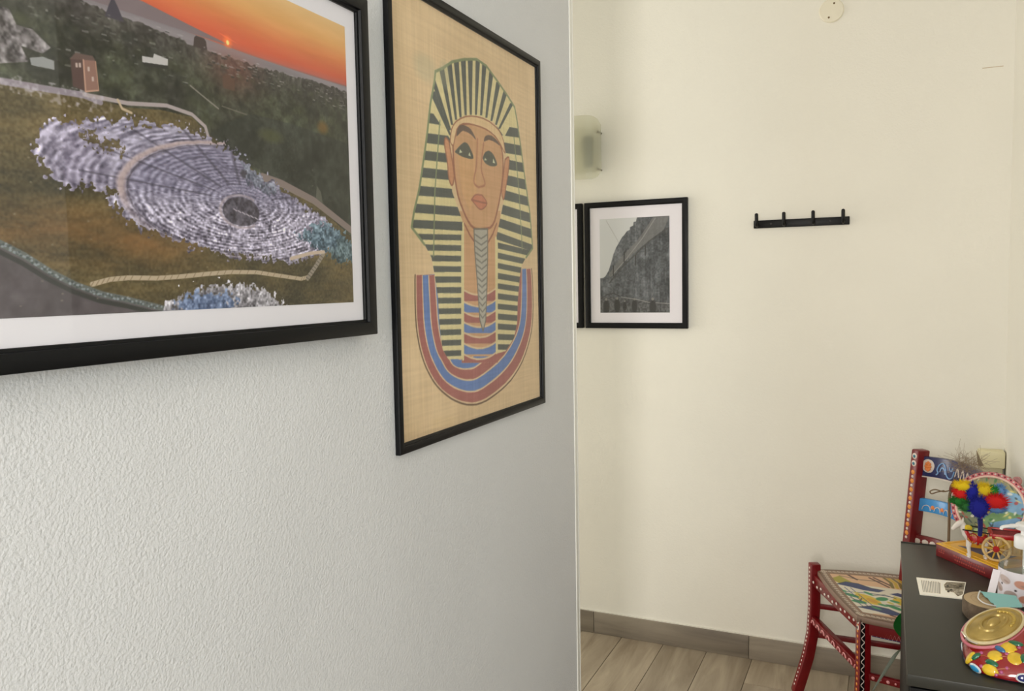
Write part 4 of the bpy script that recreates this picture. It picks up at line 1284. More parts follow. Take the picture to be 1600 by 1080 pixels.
def seat_canvas():
    N = 150
    cv = Canvas(N, N, (232, 224, 204))
    # (u: front to back, v: wall side to camera side)
    sk, nv, ye, gr, wh = (228, 186, 146), (30, 52, 108), (226, 190, 44), (40, 140, 84), (236, 236, 222)
    cv.poly([(0.08, 0.06), (0.95, 0.06), (0.95, 0.34), (0.08, 0.30)], sk)
    cv.poly([(0.08, 0.22), (0.2, 0.14), (0.3, 0.3), (0.16, 0.36)], (170, 160, 50))
    for a, b in (((0.3, 0.1), (0.36, 0.2)), ((0.52, 0.14), (0.64, 0.3)), ((0.57, 0.13), (0.69, 0.28))):
        cv.line([a, b], 4, (84, 40, 34))
    for k in range(7):
        u = 0.68 + 0.045 * k
        cv.line([tuple(p) for p in [(u, 0.1), (u + 0.03, 0.2), (u, 0.3)]], 5, (206, 170, 30) if k % 2 else (120, 104, 30))
    cv.poly([(0.1, 0.34), (0.22, 0.27), (0.34, 0.29), (0.44, 0.36), (0.56, 0.38), (0.48, 0.43), (0.34, 0.42), (0.2, 0.37)], nv)
    cv.poly([(0.70, 0.42), (0.82, 0.34), (0.9, 0.3), (0.93, 0.42), (0.82, 0.5)], gr)
    cv.poly([(0.58, 0.44), (0.68, 0.40), (0.78, 0.46), (0.68, 0.48)], nv)
    for u, v in ((0.3, 0.6), (0.66, 0.6), (0.88, 0.7)):
        cv.oval((u, v), 0.115, 0.085, ye, rot=0.6)
        cv.oval((u + 0.03, v + 0.02), 0.05, 0.04, (214, 160, 30), rot=0.6)
    for u, v, r in ((0.16, 0.56, 0.3), (0.45, 0.56, -0.4), (0.5, 0.7, 0.5), (0.18, 0.68, 0), (0.78, 0.6, 0.4), (0.6, 0.74, 0)):
        cv.oval((u, v), 0.07, 0.032, gr, rot=r)
    for u in (0.1, 0.16, 0.22):
        cv.line([(u, 0.4), (u + 0.08, 0.8)], 1.5, (60, 76, 120))
    cv.line([(0.08, 0.5), (0.4, 0.47), (0.7, 0.52)], 1.5, (60, 76, 120))
    cv.poly([(0.1, 0.8), (0.3, 0.72), (0.42, 0.74), (0.54, 0.84), (0.4, 0.86), (0.26, 0.82)], nv)
    cv.poly([(0.2, 0.88), (0.5, 0.84), (0.95, 0.8), (0.95, 0.95), (0.2, 0.95)], sk)
    for a, b in (((0.3, 0.91), (0.42, 0.93)), ((0.38, 0.86), (0.5, 0.92)), ((0.6, 0.86), (0.7, 0.92))):
        cv.line([a, b], 4, (90, 44, 40))
    for pts in ([(0.1, 0.34), (0.22, 0.27), (0.34, 0.29), (0.44, 0.36), (0.56, 0.38)], [(0.1, 0.8), (0.3, 0.72), (0.42, 0.74), (0.54, 0.84)], [(0.4, 0.5), (0.52, 0.47), (0.6, 0.52)], [(0.2, 0.14), (0.4, 0.2), (0.62, 0.2)], [(0.12, 0.62), (0.2, 0.66), (0.24, 0.6)], [(0.44, 0.66), (0.56, 0.66), (0.64, 0.72), (0.8, 0.7)]):
        cv.line(pts, 1.6, (40, 40, 46), alpha=0.8)
    for u, v, r in ((0.10, 0.48, 0.2), (0.36, 0.48, 0.8), (0.56, 0.58, 0.2), (0.40, 0.68, 0.2), (0.30, 0.76, 0.4)):
        cv.oval((u, v), 0.045, 0.022, (60, 150, 96), rot=r)
    for u, v in ((0.24, 0.5), (0.5, 0.62), (0.62, 0.5), (0.74, 0.72)):
        cv.oval((u, v), 0.03, 0.02, (214, 196, 90), rot=0.5)
    # border with dots
    e = np.minimum(np.minimum(cv.U, 1 - cv.U), np.minimum(cv.V, 1 - cv.V))
    cv.blend(np.clip((0.11 - e) * 150, 0, 1), (132, 106, 88))
    cv.blend(np.clip((0.10 - e) * 150, 0, 1) * np.clip((e - 0.085) * 150, 0, 1), (168, 120, 84))
    cv.blend(np.clip((0.02 - e) * 150, 0, 1), (120, 92, 70))
    for k in range(21):
        t = 0.03 + 0.94 * k / 20
        for p in ((t, 0.052), (t, 0.948), (0.052, t), (0.948, t)):
            cv.oval(p, 0.017, 0.014, (238, 226, 206))
            cv.oval(p, 0.008, 0.006, (132, 106, 88))
            cv.oval((p[0] + 0.018, p[1] + 0.012), 0.006, 0.006, (226, 190, 160))
    return cv


M_pseat = mat('painted seat panel', (255, 255, 255), 0.4, attr=True, gain=0.92)
printed('seat_painting', seat_canvas(), lambda u, v: (seat_uv(0.012 + 0.976 * u, 0.012 + 0.976 * v)[0], seat_uv(0.012 + 0.976 * u, 0.012 + 0.976 * v)[1], np.full_like(u, SZ + 0.0006)), M_pseat, seat, ORG[chair.name])


def seat_rail(p, q, m=M_red, name='seat_rail', z=0.412, h=0.021):
    d = Vector((q[0] - p[0], q[1] - p[1], 0)).normalized()
    return MB().bar([(p[0], p[1], z), (q[0], q[1], z)], Vector((d.y, -d.x, 0)), 0.009, h).build(name, m, chair, bevel=0.002)


def edge_pts(p, q, z, n, off):
    p, q = Vector((p[0], p[1], z)), Vector((q[0], q[1], z))
    d = (q - p).normalized()
    out = Vector((d.y, -d.x, 0))
    if out.dot(Vector((-0.3, -1, 0))) < 0:
        out = -out
    return [(p + (q - p) * ((i + 0.5) / n) + out * off) for i in range(n)], out, d


rA = seat_rail((A.x + 0.006, A.y - 0.014), (B.x - 0.006, B.y + 0.014))
rB = seat_rail((B.x + 0.014, B.y - 0.004), (QX - 0.02, QY + 0.02))
seat_rail((A.x + 0.014, A.y + 0.004), (PX - 0.02, PY + 0.018))
pts, out, d = edge_pts((A.x, A.y - 0.014), (B.x, B.y), 0.408, 12, 0.0085)
mb = MB()
for i, p in enumerate(pts): mb.dome(p + Vector((0, 0, 0.003 * (-1) ** i)), out, 0.0046, 0.002, 8, xdir=d, sx=1.4)
mb.build('painted_dots', M_white, rA)
pts, out, d = edge_pts((B.x + 0.02, B.y - 0.004), (QX - 0.02, QY + 0.02), 0.399, 46, 0.0085)
MB().tube([p + Vector((0, 0, 0.008 * (-1) ** i)) for i, p in enumerate(pts)], 0.0016, 5).build('painted_lace', M_white, rB)
pts, out, d = edge_pts((B.x + 0.02, B.y - 0.004), (QX - 0.02, QY + 0.02), 0.399, 2, 0.004)
c0 = (pts[0] + pts[1]) / 2
MB().obox(c0, d * 0.12, out * 0.0053, Vector((0, 0, 0.010))).build('painted_band', M_navy, rB, smooth=0)


def stretcher(p, q, z0, z1, r=0.0105, m=M_red):
    return MB().bar([(p[0], p[1], z0), (q[0], q[1], z1)], (0, 0, 1), r, r * 0.8).build('stretcher', m, chair, bevel=0.003)


st1 = stretcher((A.x, A.y - 0.012), (B.x, B.y + 0.012), 0.272, 0.272, 0.0135)
pts, out, d = edge_pts((A.x, A.y - 0.02), (B.x, B.y), 0.268, 9, 0.0112)
mb = MB()
for p in pts:
    q = [p - d * 0.013, p - d * 0.008 + Vector((0, 0, 0.010)), p + d * 0.004 + Vector((0, 0, 0.011)), p + d * 0.012 + Vector((0, 0, 0.001))]
    mb.tube(smooth(q, 3), 0.0022, 5)
mb.build('painted_arches', M_pink, st1)
stretcher((A.x, A.y), (PX - 0.015, PY), 0.318, 0.318, 0.0085)
stretcher((A.x, A.y), (PX - 0.015, PY), 0.215, 0.215, 0.009)
st2 = stretcher((B.x, B.y), (QX - 0.012, QY + 0.005), 0.263, 0.263, 0.0105)
pts, out, d = edge_pts((B.x, B.y), (QX, QY), 0.263, 14, 0.009)
mb = MB()
for i, p in enumerate(pts): mb.dome(p, out, 0.0055 if i % 2 else 0.0035, 0.002, 6)
mb.build('painted_dots', M_pink, st2)
stretcher((B.x, B.y), (QX - 0.012, QY + 0.005), 0.14, 0.14, 0.0105)
stretcher((PX - 0.012, PY - 0.01), (QX - 0.01, QY + 0.01), 0.24, 0.24, 0.0105)
# painted borders on the two front legs
mo = MB()
for k in range(26):
    z = 0.43 - k * 0.0165
    mo.dome(Vector((np.interp(z, [0, 0.1, 0.25, 0.5], [B.x - 0.012, B.x - 0.006, B.x, B.x]), B.y, z)) + na * 0.0165, na, 0.0055, 0.002, 6)
mo.build('painted_beads', M_ochre, legB)
MB().obox(B + na * 0.009 + nb * 0.010 + Vector((0, 0, 0.31)), na * 0.007, nb * 0.0089, Vector((0, 0, 0.13))).build('black_border', M_blackp, legB, smooth=0)
zz = [0.435 - 0.004 * k for k in range(62)]
MB().tube([B + na * (0.0085 + 0.0045 * math.sin(k * 1.05)) + nb * 0.0193 + Vector((0, 0, z)) for k, z in enumerate(zz)], 0.0013, 5).build('painted_lace', M_white, legB)
for z in (0.427, 0.408):
    MB().dome(B + na * 0.0166 + Vector((0, 0, z)), na, 0.0095, 0.0022, 12).build('painted_eye', M_white, legB)
    MB().dome(B + na * 0.0182 + Vector((0, 0, z)), na, 0.005, 0.002, 10).build('iris', M_blackp, legB)
mw = MB()
for k in range(30):
    z = 0.452 - k * 0.0145
    ox = np.interp(z, [0, 0.07, 0.14, 0.22, 0.32], [-0.055, -0.036, -0.018, -0.005, 0])
    mw.dome(Vector((A.x + ox, A.y + 0.2 * ox, z)) + na * 0.0165, na, 0.0048, 0.002, 7)
mw.build('painted_dots', M_white, legA)

# ---------------------------------------------------------------- things on the desk
# book
BZ = DZ
b0 = Vector((0.8535, 2.372, BZ))
bu, bv = Vector((0.607, -0.795, 0)), Vector((0.795, 0.607, 0))
BL, BW, BT = 0.205, 0.136, 0.034
book = thing('book', b0 + bu * BL / 2 + bv * BW / 2, 'yellow-covered book with a dark red spine lying flat on the desk', 'book')
M_spine = mat('dark red book spine', (112, 16, 20), 0.35, coat=0.2)
M_yel = mat('yellow book cover', (240, 182, 34), 0.35, coat=0.2, var=(9.0, 0.08))


def bb_box(name, m, u0, u1, v0, v1, z0, z1, par=book, **kw):
    c = b0 + bu * (u0 + u1) / 2 + bv * (v0 + v1) / 2 + Vector((0, 0, (z0 + z1) / 2))
    return MB().obox(c, bu * (u1 - u0) / 2, bv * (v1 - v0) / 2, Vector((0, 0, (z1 - z0) / 2))).build(name, m, par, **kw)


bb_box('spine', M_spine, 0, BL, 0, 0.004, 0, BT - 0.002, bevel=0.001)
bb_box('back_cover', M_spine, 0, BL, 0.004, BW, 0, 0.0025, smooth=0)
bb_box('pages', mat('book pages', (226, 216, 190), 0.8), 0.003, BL - 0.003, 0.004, BW - 0.003, 0.0025, BT - 0.0025, smooth=0)
cover = bb_box('front_cover', M_yel, 0, BL, 0.0, BW, BT - 0.0025, BT, bevel=0.0006, seg=1)
sp = bpy.data.objects['spine']
for u0, u1, z0, z1 in ((0.010, 0.035, 0.019, 0.022), (0.010, 0.032, 0.013, 0.016), (0.062, 0.165, 0.017, 0.022), (0.066, 0.168, 0.008, 0.0125)):
    n = max(3, int((u1 - u0) / 0.007))
    mb = MB()
    for k in range(n):
        a = u0 + (u1 - u0) * k / n
        c = b0 + bu * (a + 0.0022) + bv * -0.0002 + Vector((0, 0, (z0 + z1) / 2))
        mb.obox(c, bu * 0.0021, bv * 0.0004, Vector((0, 0, (z1 - z0) / 2 * (0.75 + 0.25 * (k % 2)))))
    mb.build('spine_print', mat('faded spine print', (168, 64, 52), 0.5), sp, smooth=0)
tri = [b0 + bu * u + bv * v + Vector((0, 0, BT + 0.0002)) for u, v in ((0.035, 0.036), (0.16, 0.04), (0.145, 0.115), (0.09, 0.09))]
MB().prism(tri, (0, 0, 0.0004)).build('cover_picture', mat('blue grey cover picture', (84, 92, 118), 0.35, var=(26.0, 0.4)), cover, smooth=0)
fr_pts = [b0 + bu * u + bv * v + Vector((0, 0, BT + 0.0006)) for u, v in ((0.012, 0.012), (0.193, 0.012), (0.193, 0.126), (0.012, 0.126), (0.012, 0.012))]
MB().tube(fr_pts, 0.0007, 4).build('cover_border', mat('gold book line', (236, 190, 80), 0.4), cover, smooth=0)
ZB = BZ + BT


# toy cart drawn by a small horse
M_cream = mat('cream carved wood', (222, 190, 128), 0.5, var=(60.0, 0.2))
M_tred = mat('toy red paint', (176, 22, 24), 0.35, var=(80.0, 0.25))
M_gold = mat('toy gold paint', (206, 168, 70), 0.35, 0.3)
cart = thing('toy_cart', (1.0, 2.285, ZB), 'miniature red and cream painted two-wheeled cart standing on the book', 'toy cart')
cz = ZB + 0.033
rings = []
for z, kx, ky in ((0.014, 0.020, 0.018), (0.022, 0.028, 0.020), (0.05, 0.037, 0.026), (0.058, 0.039, 0.027)):
    rings.append([Vector((1.012 + kx * a, 2.295 + ky * b, ZB + z)) for a, b in ((-1, -1), (1, -1), (1, 1), (-1, 1))])
body = MB().loft(rings).build('cart_body', M_cream, cart, bevel=0.002)
for k in range(7):
    x = 0.985 + k * 0.009
    MB().tube([(x + 0.002, 2.2745, ZB + 0.020), (x - 0.0005 + 0.001 * (k - 3), 2.2685, ZB + 0.056)], 0.0018, 6).build('stave', M_gold if k % 2 else M_cream, body)
mb = MB()
for a, b in (((0.968, 2.264), (1.056, 2.264)), ((1.056, 2.264), (1.056, 2.326)), ((1.056, 2.326), (0.968, 2.326)), ((0.968, 2.326), (0.968, 2.264))):
    mb.bar([(a[0], a[1], ZB + 0.062), (b[0], b[1], ZB + 0.062)], (0, 0, 1), 0.0055, 0.004)
mb.build('rim', M_tred, body, bevel=0.0015)
MB().box((0.972, 2.268, ZB + 0.057), (1.052, 2.322, ZB + 0.0635)).build('cargo', mat('dark red filling', (130, 16, 20), 0.6, bump=(300.0, 0.8, 0.003)), body, smooth=0)


def wheel(c, R):
    w = MB().torus(c, (0.25, 1, 0), R, 0.0032, 28, 8).build('wheel', M_cream, cart)
    x, y, a = frame_of((0.25, 1, 0))
    MB().lathe([(0.007, -0.006), (0.008, 0), (0.007, 0.006)], c, (0.25, 1, 0), 12).build('hub', M_tred, w)
    for k in range(10):
        t = k * PI / 5
        d = x * math.cos(t) + y * math.sin(t)
        MB().tube([Vector(c) + d * 0.006, Vector(c) + d * (R * 0.55), Vector(c) + d * (R - 0.001)], [0.0016, 0.0024, 0.0014], 6).build('spoke', M_cream if k % 2 else M_gold, w)
    return w


wheel((0.978, 2.262, ZB + 0.032), 0.0288)
wheel((0.990, 2.332, ZB + 0.032), 0.0288)
MB().tube([(0.977, 2.258, ZB + 0.032), (0.991, 2.336, ZB + 0.032)], 0.003, 8).build('axle', M_tred, cart)
for y in (2.272, 2.318):
    MB().tube([(1.04, y, ZB + 0.062), (0.99, y, ZB + 0.063), (0.94, y - 0.004, ZB + 0.068), (0.905, y - 0.01, ZB + 0.072)], 0.0016, 6).build('shaft', M_blackp, cart)

horse = thing('toy_horse', (0.93, 2.285, ZB), 'small white toy horse in red harness in front of the miniature cart', 'toy horse')
M_hw = mat('white toy horse', (226, 218, 208), 0.5)
hy = 2.285
body = MB().blob((0.940, hy, ZB + 0.047), 0.026, 0.013, 0.0145).build('body', M_hw, horse)
MB().tube(smooth([(0.922, hy, ZB + 0.05), (0.913, hy, ZB + 0.063), (0.908, hy, ZB + 0.076), (0.904, hy, ZB + 0.082)], 4), [0.0115] * 4 + [0.0095] * 4 + [0.0075] * 5, 10).build('neck', M_hw, horse)
MB().tube(smooth([(0.909, hy, ZB + 0.083), (0.899, hy, ZB + 0.080), (0.889, hy, ZB + 0.070), (0.885, hy, ZB + 0.064)], 3), [0.006, 0.0075, 0.0078, 0.0075, 0.007, 0.006, 0.0055, 0.005, 0.005, 0.004], 10).build('head', M_hw, horse)
for s in (-1, 1):
    MB().tube([(0.907, hy + s * 0.004, ZB + 0.087), (0.908, hy + s * 0.0055, ZB + 0.096)], [0.0028, 0.0006], 6).build('ear', M_hw, horse)
    for x, k in ((0.922, 1), (0.958, -1)):
        MB().tube([(x, hy + s * 0.007, ZB + 0.042), (x - 0.002, hy + s * 0.008, ZB + 0.024), (x + 0.001, hy + s * 0.008, ZB + 0.006), (x - 0.001, hy + s * 0.008, ZB)], [0.0065, 0.0045, 0.0034, 0.0048], 8).build('leg', M_hw, horse)
MB().tube(smooth([(0.966, hy, ZB + 0.05), (0.974, hy, ZB + 0.046), (0.976, hy, ZB + 0.028)], 4), 0.0032, 6).build('tail', M_hw, horse)
MB().blob((0.943, hy, ZB + 0.0485), 0.0205, 0.0145, 0.0152).build('blanket', mat('red patterned blanket', (170, 34, 28), 0.6, bump=(400.0, 0.8, 0.003), var=(160.0, 0.5)), horse)
har = MB().torus((0.922, hy, ZB + 0.052), (0.8, 0, 0.5), 0.0165, 0.0045, 18, 8).build('collar', M_tred, horse)
MB().torus((0.940, hy, ZB + 0.047), (1, 0, 0), 0.0148, 0.0028, 18, 6).build('girth_strap', M_tred, horse)
MB().lathe([(0.014, -0.002), (0.0135, 0.004), (0.008, 0.010), (0.004, 0.012)], (0.942, hy, ZB + 0.058), (0, 0, 1), 12).build('saddle', M_gold, horse)
MB().lathe([(0.0125, 0), (0.011, 0.004), (0.004, 0.005)], (0.928, hy - 0.0125, ZB + 0.05), (-0.2, -1, 0.1), 12).build('rosette', M_tred, horse)
mb = MB()
for k in range(12):
    a = k * PI / 6
    mb.dome((0.9275 + 0.0085 * math.cos(a), hy - 0.0165, ZB + 0.05 + 0.0085 * math.sin(a)), (0, -1, 0), 0.0022, 0.002, 6)
mb.build('studs', M_gold, har)
MB().blob((0.918, hy - 0.004, ZB + 0.072), 0.010, 0.008, 0.008).build('yellow_tassel', mat('yellow tassel', (222, 190, 40), 0.8, bump=(300.0, 0.8, 0.003)), horse)
MB().blob((0.938, hy - 0.008, ZB + 0.068), 0.009, 0.007, 0.007).build('green_tassel', mat('pale green tassel', (168, 190, 130), 0.8, bump=(300.0, 0.8, 0.003)), horse)

# bright feather plume rising over the horse
plume = thing('feather_plume', (0.942, 2.262, ZB + 0.062), 'plume of yellow, red, blue and green feathers above the toy horse', 'plume')
stem0 = Vector((0.9425, 2.262, ZB + 0.062))
hub = Vector((0.940, 2.24, 0.862))
MB().tube([stem0, (stem0 + hub) / 2 + Vector((0.001, 0, 0)), hub], [0.005, 0.0055, 0.006], 8).build('stem', mat('blue wrapped stem', (26, 34, 110), 0.7), plume)
FE = [((0.9345, 2.215, 0.897), 0.021, 0.026, (14, 20, 130)), ((0.968, 2.222, 0.912), 0.027, 0.017, (196, 20, 18)),
      ((0.921, 2.225, 0.930), 0.013, 0.021, (16, 24, 140)), ((0.944, 2.232, 0.934), 0.019, 0.017, (214, 184, 20)),
      ((0.901, 2.225, 0.944), 0.020, 0.012, (222, 190, 20)), ((0.897, 2.23, 0.925), 0.016, 0.014, (206, 26, 20)),
      ((0.963, 2.235, 0.934), 0.014, 0.011, (30, 124, 40)), ((0.978, 2.24, 0.934), 0.013, 0.014, (96, 140, 190)),
      ((0.897, 2.235, 0.903), 0.020, 0.012, (30, 112, 36)), ((0.912, 2.23, 0.893), 0.016, 0.014, (36, 100, 40)),
      ((0.972, 2.235, 0.892), 0.020, 0.011, (90, 134, 186)), ((0.951, 2.238, 0.884), 0.010, 0.010, (206, 190, 110))]
for (c, rx, rz, col) in FE:
    c = Vector(c)
    rx, rz = rx * 1.3, rz * 1.3
    d = (c - hub)
    mb = MB().blob(c, rx * 0.72, 0.009, rz * 0.72, (1, 0, 0), (0, 1, 0), 12, 8)
    mb.tube([hub, hub + d * 0.55, c], [0.0016, 0.0028, 0.004], 6)
    for k in range(320):
        a = random.uniform(0, 2 * PI)
        e = random.uniform(-0.9, 0.9)
        dr_ = Vector((math.cos(a) * math.cos(e) * rx, math.sin(e) * 0.012, math.sin(a) * math.cos(e) * rz))
        p = c + dr_ * 0.5
        q = c + dr_ * random.uniform(0.8, 1.12) + d.normalized() * 0.004 + Vector((random.uniform(-1, 1), random.uniform(-1, 1), random.uniform(-1, 1))) * 0.002
        s = Vector((random.uniform(-1, 1), random.uniform(-1, 1), random.uniform(-1, 1))).normalized() * 0.0016
        s2 = s.cross(q - p).normalized() * 0.0012
        n = len(mb.v)
        mb.v += [p - s, p + s, p + s2, q]
        mb.f += [(n, n + 1, n + 3), (n + 1, n + 2, n + 3), (n + 2, n, n + 3)]
    mb.build('feather', mat('feather %d %d %d' % col, col, 0.9), plume)

# tambourine
tc = Vector((0.9815, 2.425, 0.8475))
tax = Vector((-0.22, -0.94, 0.26)).normalized()
TR = 0.0905
tamb = thing('tambourine', (0.985, 2.44, ZB), 'small painted tambourine with a pink studded rim behind the feathers', 'tambourine')
M_rim = mat('pink red tambourine rim', (196, 96, 100), 0.35, coat=0.3, var=(60.0, 0.25))
MB().lathe([(TR - 0.008, -0.018), (TR - 0.001, -0.018), (TR, -0.014), (TR, 0.016), (TR - 0.002, 0.02), (TR - 0.010, 0.02), (TR - 0.0105, 0.012), (TR - 0.0105, -0.016)], tc, tax, 56, cap=False).build('rim', M_rim, tamb)
MB().torus(tc + tax * 0.0195, tax, TR - 0.0125, 0.0028, 56, 8).build('inner_band', mat('pale pink band', (240, 206, 190), 0.35), tamb)
x, y, a = frame_of(tax)
md, mw = MB(), MB()
for k in range(72):
    t = 2 * PI * k / 72
    d = x * math.cos(t) + y * math.sin(t)
    (mw if k % 2 else md).dome(tc + d * (TR - 0.005) + tax * 0.0195, tax, 0.0028, 0.002, 6)
    (md if k % 2 else mw).dome(tc + d * TR + tax * (0.004 if k % 2 else -0.004), d, 0.0034, 0.0016, 6)
md.build('dark_studs', mat('dark red studs', (110, 16, 40), 0.4), tamb)['kind'] = 'stuff'
mw.build('white_studs', M_white, tamb)['kind'] = 'stuff'


def skin_canvas():
    N = 90
    cv = Canvas(N, N, (150, 148, 108))
    n = fbm(N, N, 8, 8, 5)
    cv.poly([(0, 0.45), (1, 0.35), (1, 1), (0, 1)], (110, 150, 96))
    cv.poly([(0.5, 0.15), (1, 0.2), (1, 0.6), (0.6, 0.5)], (120, 166, 200))
    cv.poly([(0.0, 0.65), (0.4, 0.7), (0.5, 1), (0, 1)], (120, 128, 96))
    cv.poly([(0.5, 0.75), (1, 0.6), (1, 1), (0.5, 1)], (110, 156, 196))
    for k in range(90):
        rs = np.random.RandomState(k)
        cv.oval(tuple(rs.rand(2)), 0.02 + 0.03 * rs.rand(), 0.012 + 0.012 * rs.rand(), [(60, 120, 60), (224, 206, 120), (180, 60, 50), (240, 236, 220), (40, 60, 60)][k % 5], rot=rs.rand() * 3, alpha=0.8)
    ea, eb = (2 * cv.U - 1) ** 2, (2 * cv.V - 1) ** 2
    cv.blend(np.clip((np.sqrt(ea + eb - ea * eb) - 0.95) * 40, 0, 1), (226, 196, 170))
    cv.a += ((n - 0.5) * 40)[..., None]
    return cv


def skin_pt(u, v):
    r = TR - 0.0105
    a, b = 2 * u - 1, 2 * v - 1
    p = a * np.sqrt(1 - b * b / 2) * r
    q = -b * np.sqrt(1 - a * a / 2) * r
    ux, uy = -x, y      # x axis pointing to the viewer's right
    ux = Vector((0.97, -0.22, 0)).normalized()
    uy = tax.cross(ux)
    uy = uy if uy.z > 0 else -uy
    o = tc + tax * 0.0165
    return [o[i] + ux[i] * p + uy[i] * q for i in range(3)]


printed('skin', skin_canvas(), skin_pt, mat('painted drum skin', (255, 255, 255), 0.45, attr=True, gain=1.1), tamb, ORG[tamb.name])
ux = Vector((0.97, -0.22, 0)).normalized()
uy = tax.cross(ux)
uy = uy if uy.z > 0 else -uy
for t in (0.30, -0.42, 0.95):
    d = ux * math.cos(t) + uy * math.sin(t)
    MB().lathe([(0.0, -0.004), (0.011, -0.003), (0.013, 0), (0.011, 0.003), (0.0, 0.004)], tc + d * (TR + 0.001) - tax * 0.004, tax.cross(d) * 0.3 + tax, 16).build('jingle', mat('pinkish brass jingle', (206, 150, 150), 0.2, 0.85), tamb)

# dry curly twig standing behind the book
twig = thing('dried_twig', (0.8865, 2.441, DZ), 'thin brown dried twig with curled tendrils behind the book', 'twig')
M_twig = mat('dry brown stem', (112, 92, 68), 0.8)
MB().tube(smooth([(0.8865, 2.441, DZ), (0.887, 2.441, 0.79), (0.8865, 2.441, 0.862), (0.892, 2.439, 0.882)], 4), 0.0036, 7).build('stem', M_twig, twig)
MB().tube(smooth([(0.892, 2.439, 0.882), (0.872, 2.438, 0.876), (0.852, 2.437, 0.880), (0.840, 2.437, 0.874), (0.844, 2.437, 0.868), (0.858, 2.437, 0.874), (0.874, 2.438, 0.879)], 5), 0.0017, 6).build('tendril', M_twig, twig)
MB().tube(smooth([(0.890, 2.441, 0.876), (0.893, 2.441, 0.892), (0.899, 2.441, 0.912)], 4), [0.004, 0.006, 0.0065, 0.0065, 0.006, 0.005, 0.004, 0.003, 0.001], 7).build('branch', mat('dark red brown bark', (98, 48, 38), 0.8), twig)
MB().tube([(0.958, 2.44, 0.952), (0.952, 2.44, 0.97), (0.947, 2.44, 0.992)], [0.007, 0.004, 0.0006], 6).build('thorn', mat('grey brown thorn', (120, 106, 84), 0.8), twig)
mb = MB()
for k in range(300):
    c = Vector((random.uniform(0.898, 0.955), 2.442 + random.uniform(-0.006, 0.006), random.uniform(0.932, 0.972)))
    d = Vector((random.uniform(-1, 1), random.uniform(-0.3, 0.3), random.uniform(-0.7, 1))).normalized()
    e = Vector((random.uniform(-1, 1), random.uniform(-0.3, 0.3), random.uniform(-1, 1)))
    L = random.uniform(0.012, 0.04)
    mb.tube([c, c + d * L * 0.5 + e * 0.004, c + d * L + e * 0.014], 0.0003, 3)
mb.build('fibres', mat('fine dry fibres', (150, 132, 110), 0.9), twig)['kind'] = 'stuff'

# pump bottle
bc = Vector((1.013, 2.090, DZ))
bottle = thing('pump_bottle', bc, 'clear plastic pump bottle with a white label and white pump', 'bottle')
M_clear = pane_material('clear plastic', tint=(0.93, 0.94, 0.92), rough=0.05, body=0.10, body_col=(190, 190, 180))
MB().lathe([(0.046, 0), (0.0485, 0.004), (0.0485, 0.088), (0.047, 0.098), (0.040, 0.110), (0.026, 0.121), (0.018, 0.125), (0.018, 0.129)], bc, (0, 0, 1), 40).build('bottle_body', M_clear, bottle)
MB().lathe([(0.0475, 0.002), (0.0475, 0.082), (0.046, 0.084)], bc, (0, 0, 1), 40).build('gel', pane_material('clear gel', tint=(0.86, 0.88, 0.86), rough=0.1, body=0.12, body_col=(180, 182, 176)), bottle)


def label_canvas():
    cv = Canvas(160, 60, (232, 226, 232))
    for u, v, r, c in ((0.30, 0.3, 0.3, (196, 178, 172)), (0.36, 0.72, -0.3, (178, 160, 154)), (0.46, 0.35, 0.2, (206, 150, 130)), (0.5, 0.78, 0.1, (206, 146, 124)), (0.6, 0.5, 0.4, (190, 160, 150)), (0.22, 0.6, 0.4, (190, 170, 164)), (0.7, 0.3, 0.1, (200, 160, 144))):
        cv.oval((u, v), 0.17, 0.12, c, rot=r)
        cv.oval((u + 0.02, v + 0.04), 0.08, 0.03, (160, 130, 120), rot=r, alpha=0.6)
    for u, v in ((0.27, 0.45), (0.29, 0.9), (0.41, 0.55), (0.55, 0.62)):
        cv.oval((u, v), 0.03, 0.03, (70, 60, 60))
    return cv


def label_pt(u, v):
    t = PI * 0.75 + u * PI * 1.5
    return (bc.x + 0.0492 * np.cos(t), bc.y + 0.0492 * np.sin(t), bc.z + 0.080 - 0.072 * v)


printed('label', label_canvas(), label_pt, mat('bottle label', (255, 255, 255), 0.5, attr=True, gain=1.1), bottle, ORG[bottle.name])
pump = MB().lathe([(0.0195, 0.126), (0.0205, 0.128), (0.0205, 0.150), (0.018, 0.153), (0.008, 0.155), (0.008, 0.166), (0.017, 0.167), (0.0185, 0.170), (0.0185, 0.178), (0.015, 0.181)], bc, (0, 0, 1), 28).build('pump', mat('white pump plastic', (240, 240, 238), 0.35), bottle)
MB().tube(smooth([bc + Vector((-0.005, -0.002, 0.175)), bc + Vector((-0.028, -0.012, 0.1755)), bc + Vector((-0.045, -0.019, 0.173)), bc + Vector((-0.048, -0.020, 0.168))], 4), [0.006] * 5 + [0.0048] * 5 + [0.004] * 3, 10, 0.75).build('nozzle', mat('white pump plastic', (240, 240, 238), 0.35), pump)
MB().tube([bc + Vector((0, 0, 0.008)), bc + Vector((0, 0, 0.126))], 0.003, 8).build('dip_tube', mat('white pump plastic', (240, 240, 238), 0.35), bottle)

# small white card leaning on the bottle
cz0, cz1 = Vector((0.9395, 2.0235, DZ + 0.010)), Vector((0.9585, 2.061, DZ + 0.078))
wd = Vector((0.78, -0.50, 0)).normalized() * 0.008
cardw = MB().obox((cz0 + cz1) / 2, (cz1 - cz0) / 2, wd, (cz1 - cz0).cross(wd).normalized() * 0.0008).build('paper_tag', mat('white tag card', (236, 230, 236), 0.6), None, smooth=0, loc=cz0)
tag(cardw, 'narrow white card strip leaning upright against the pump bottle', 'card')

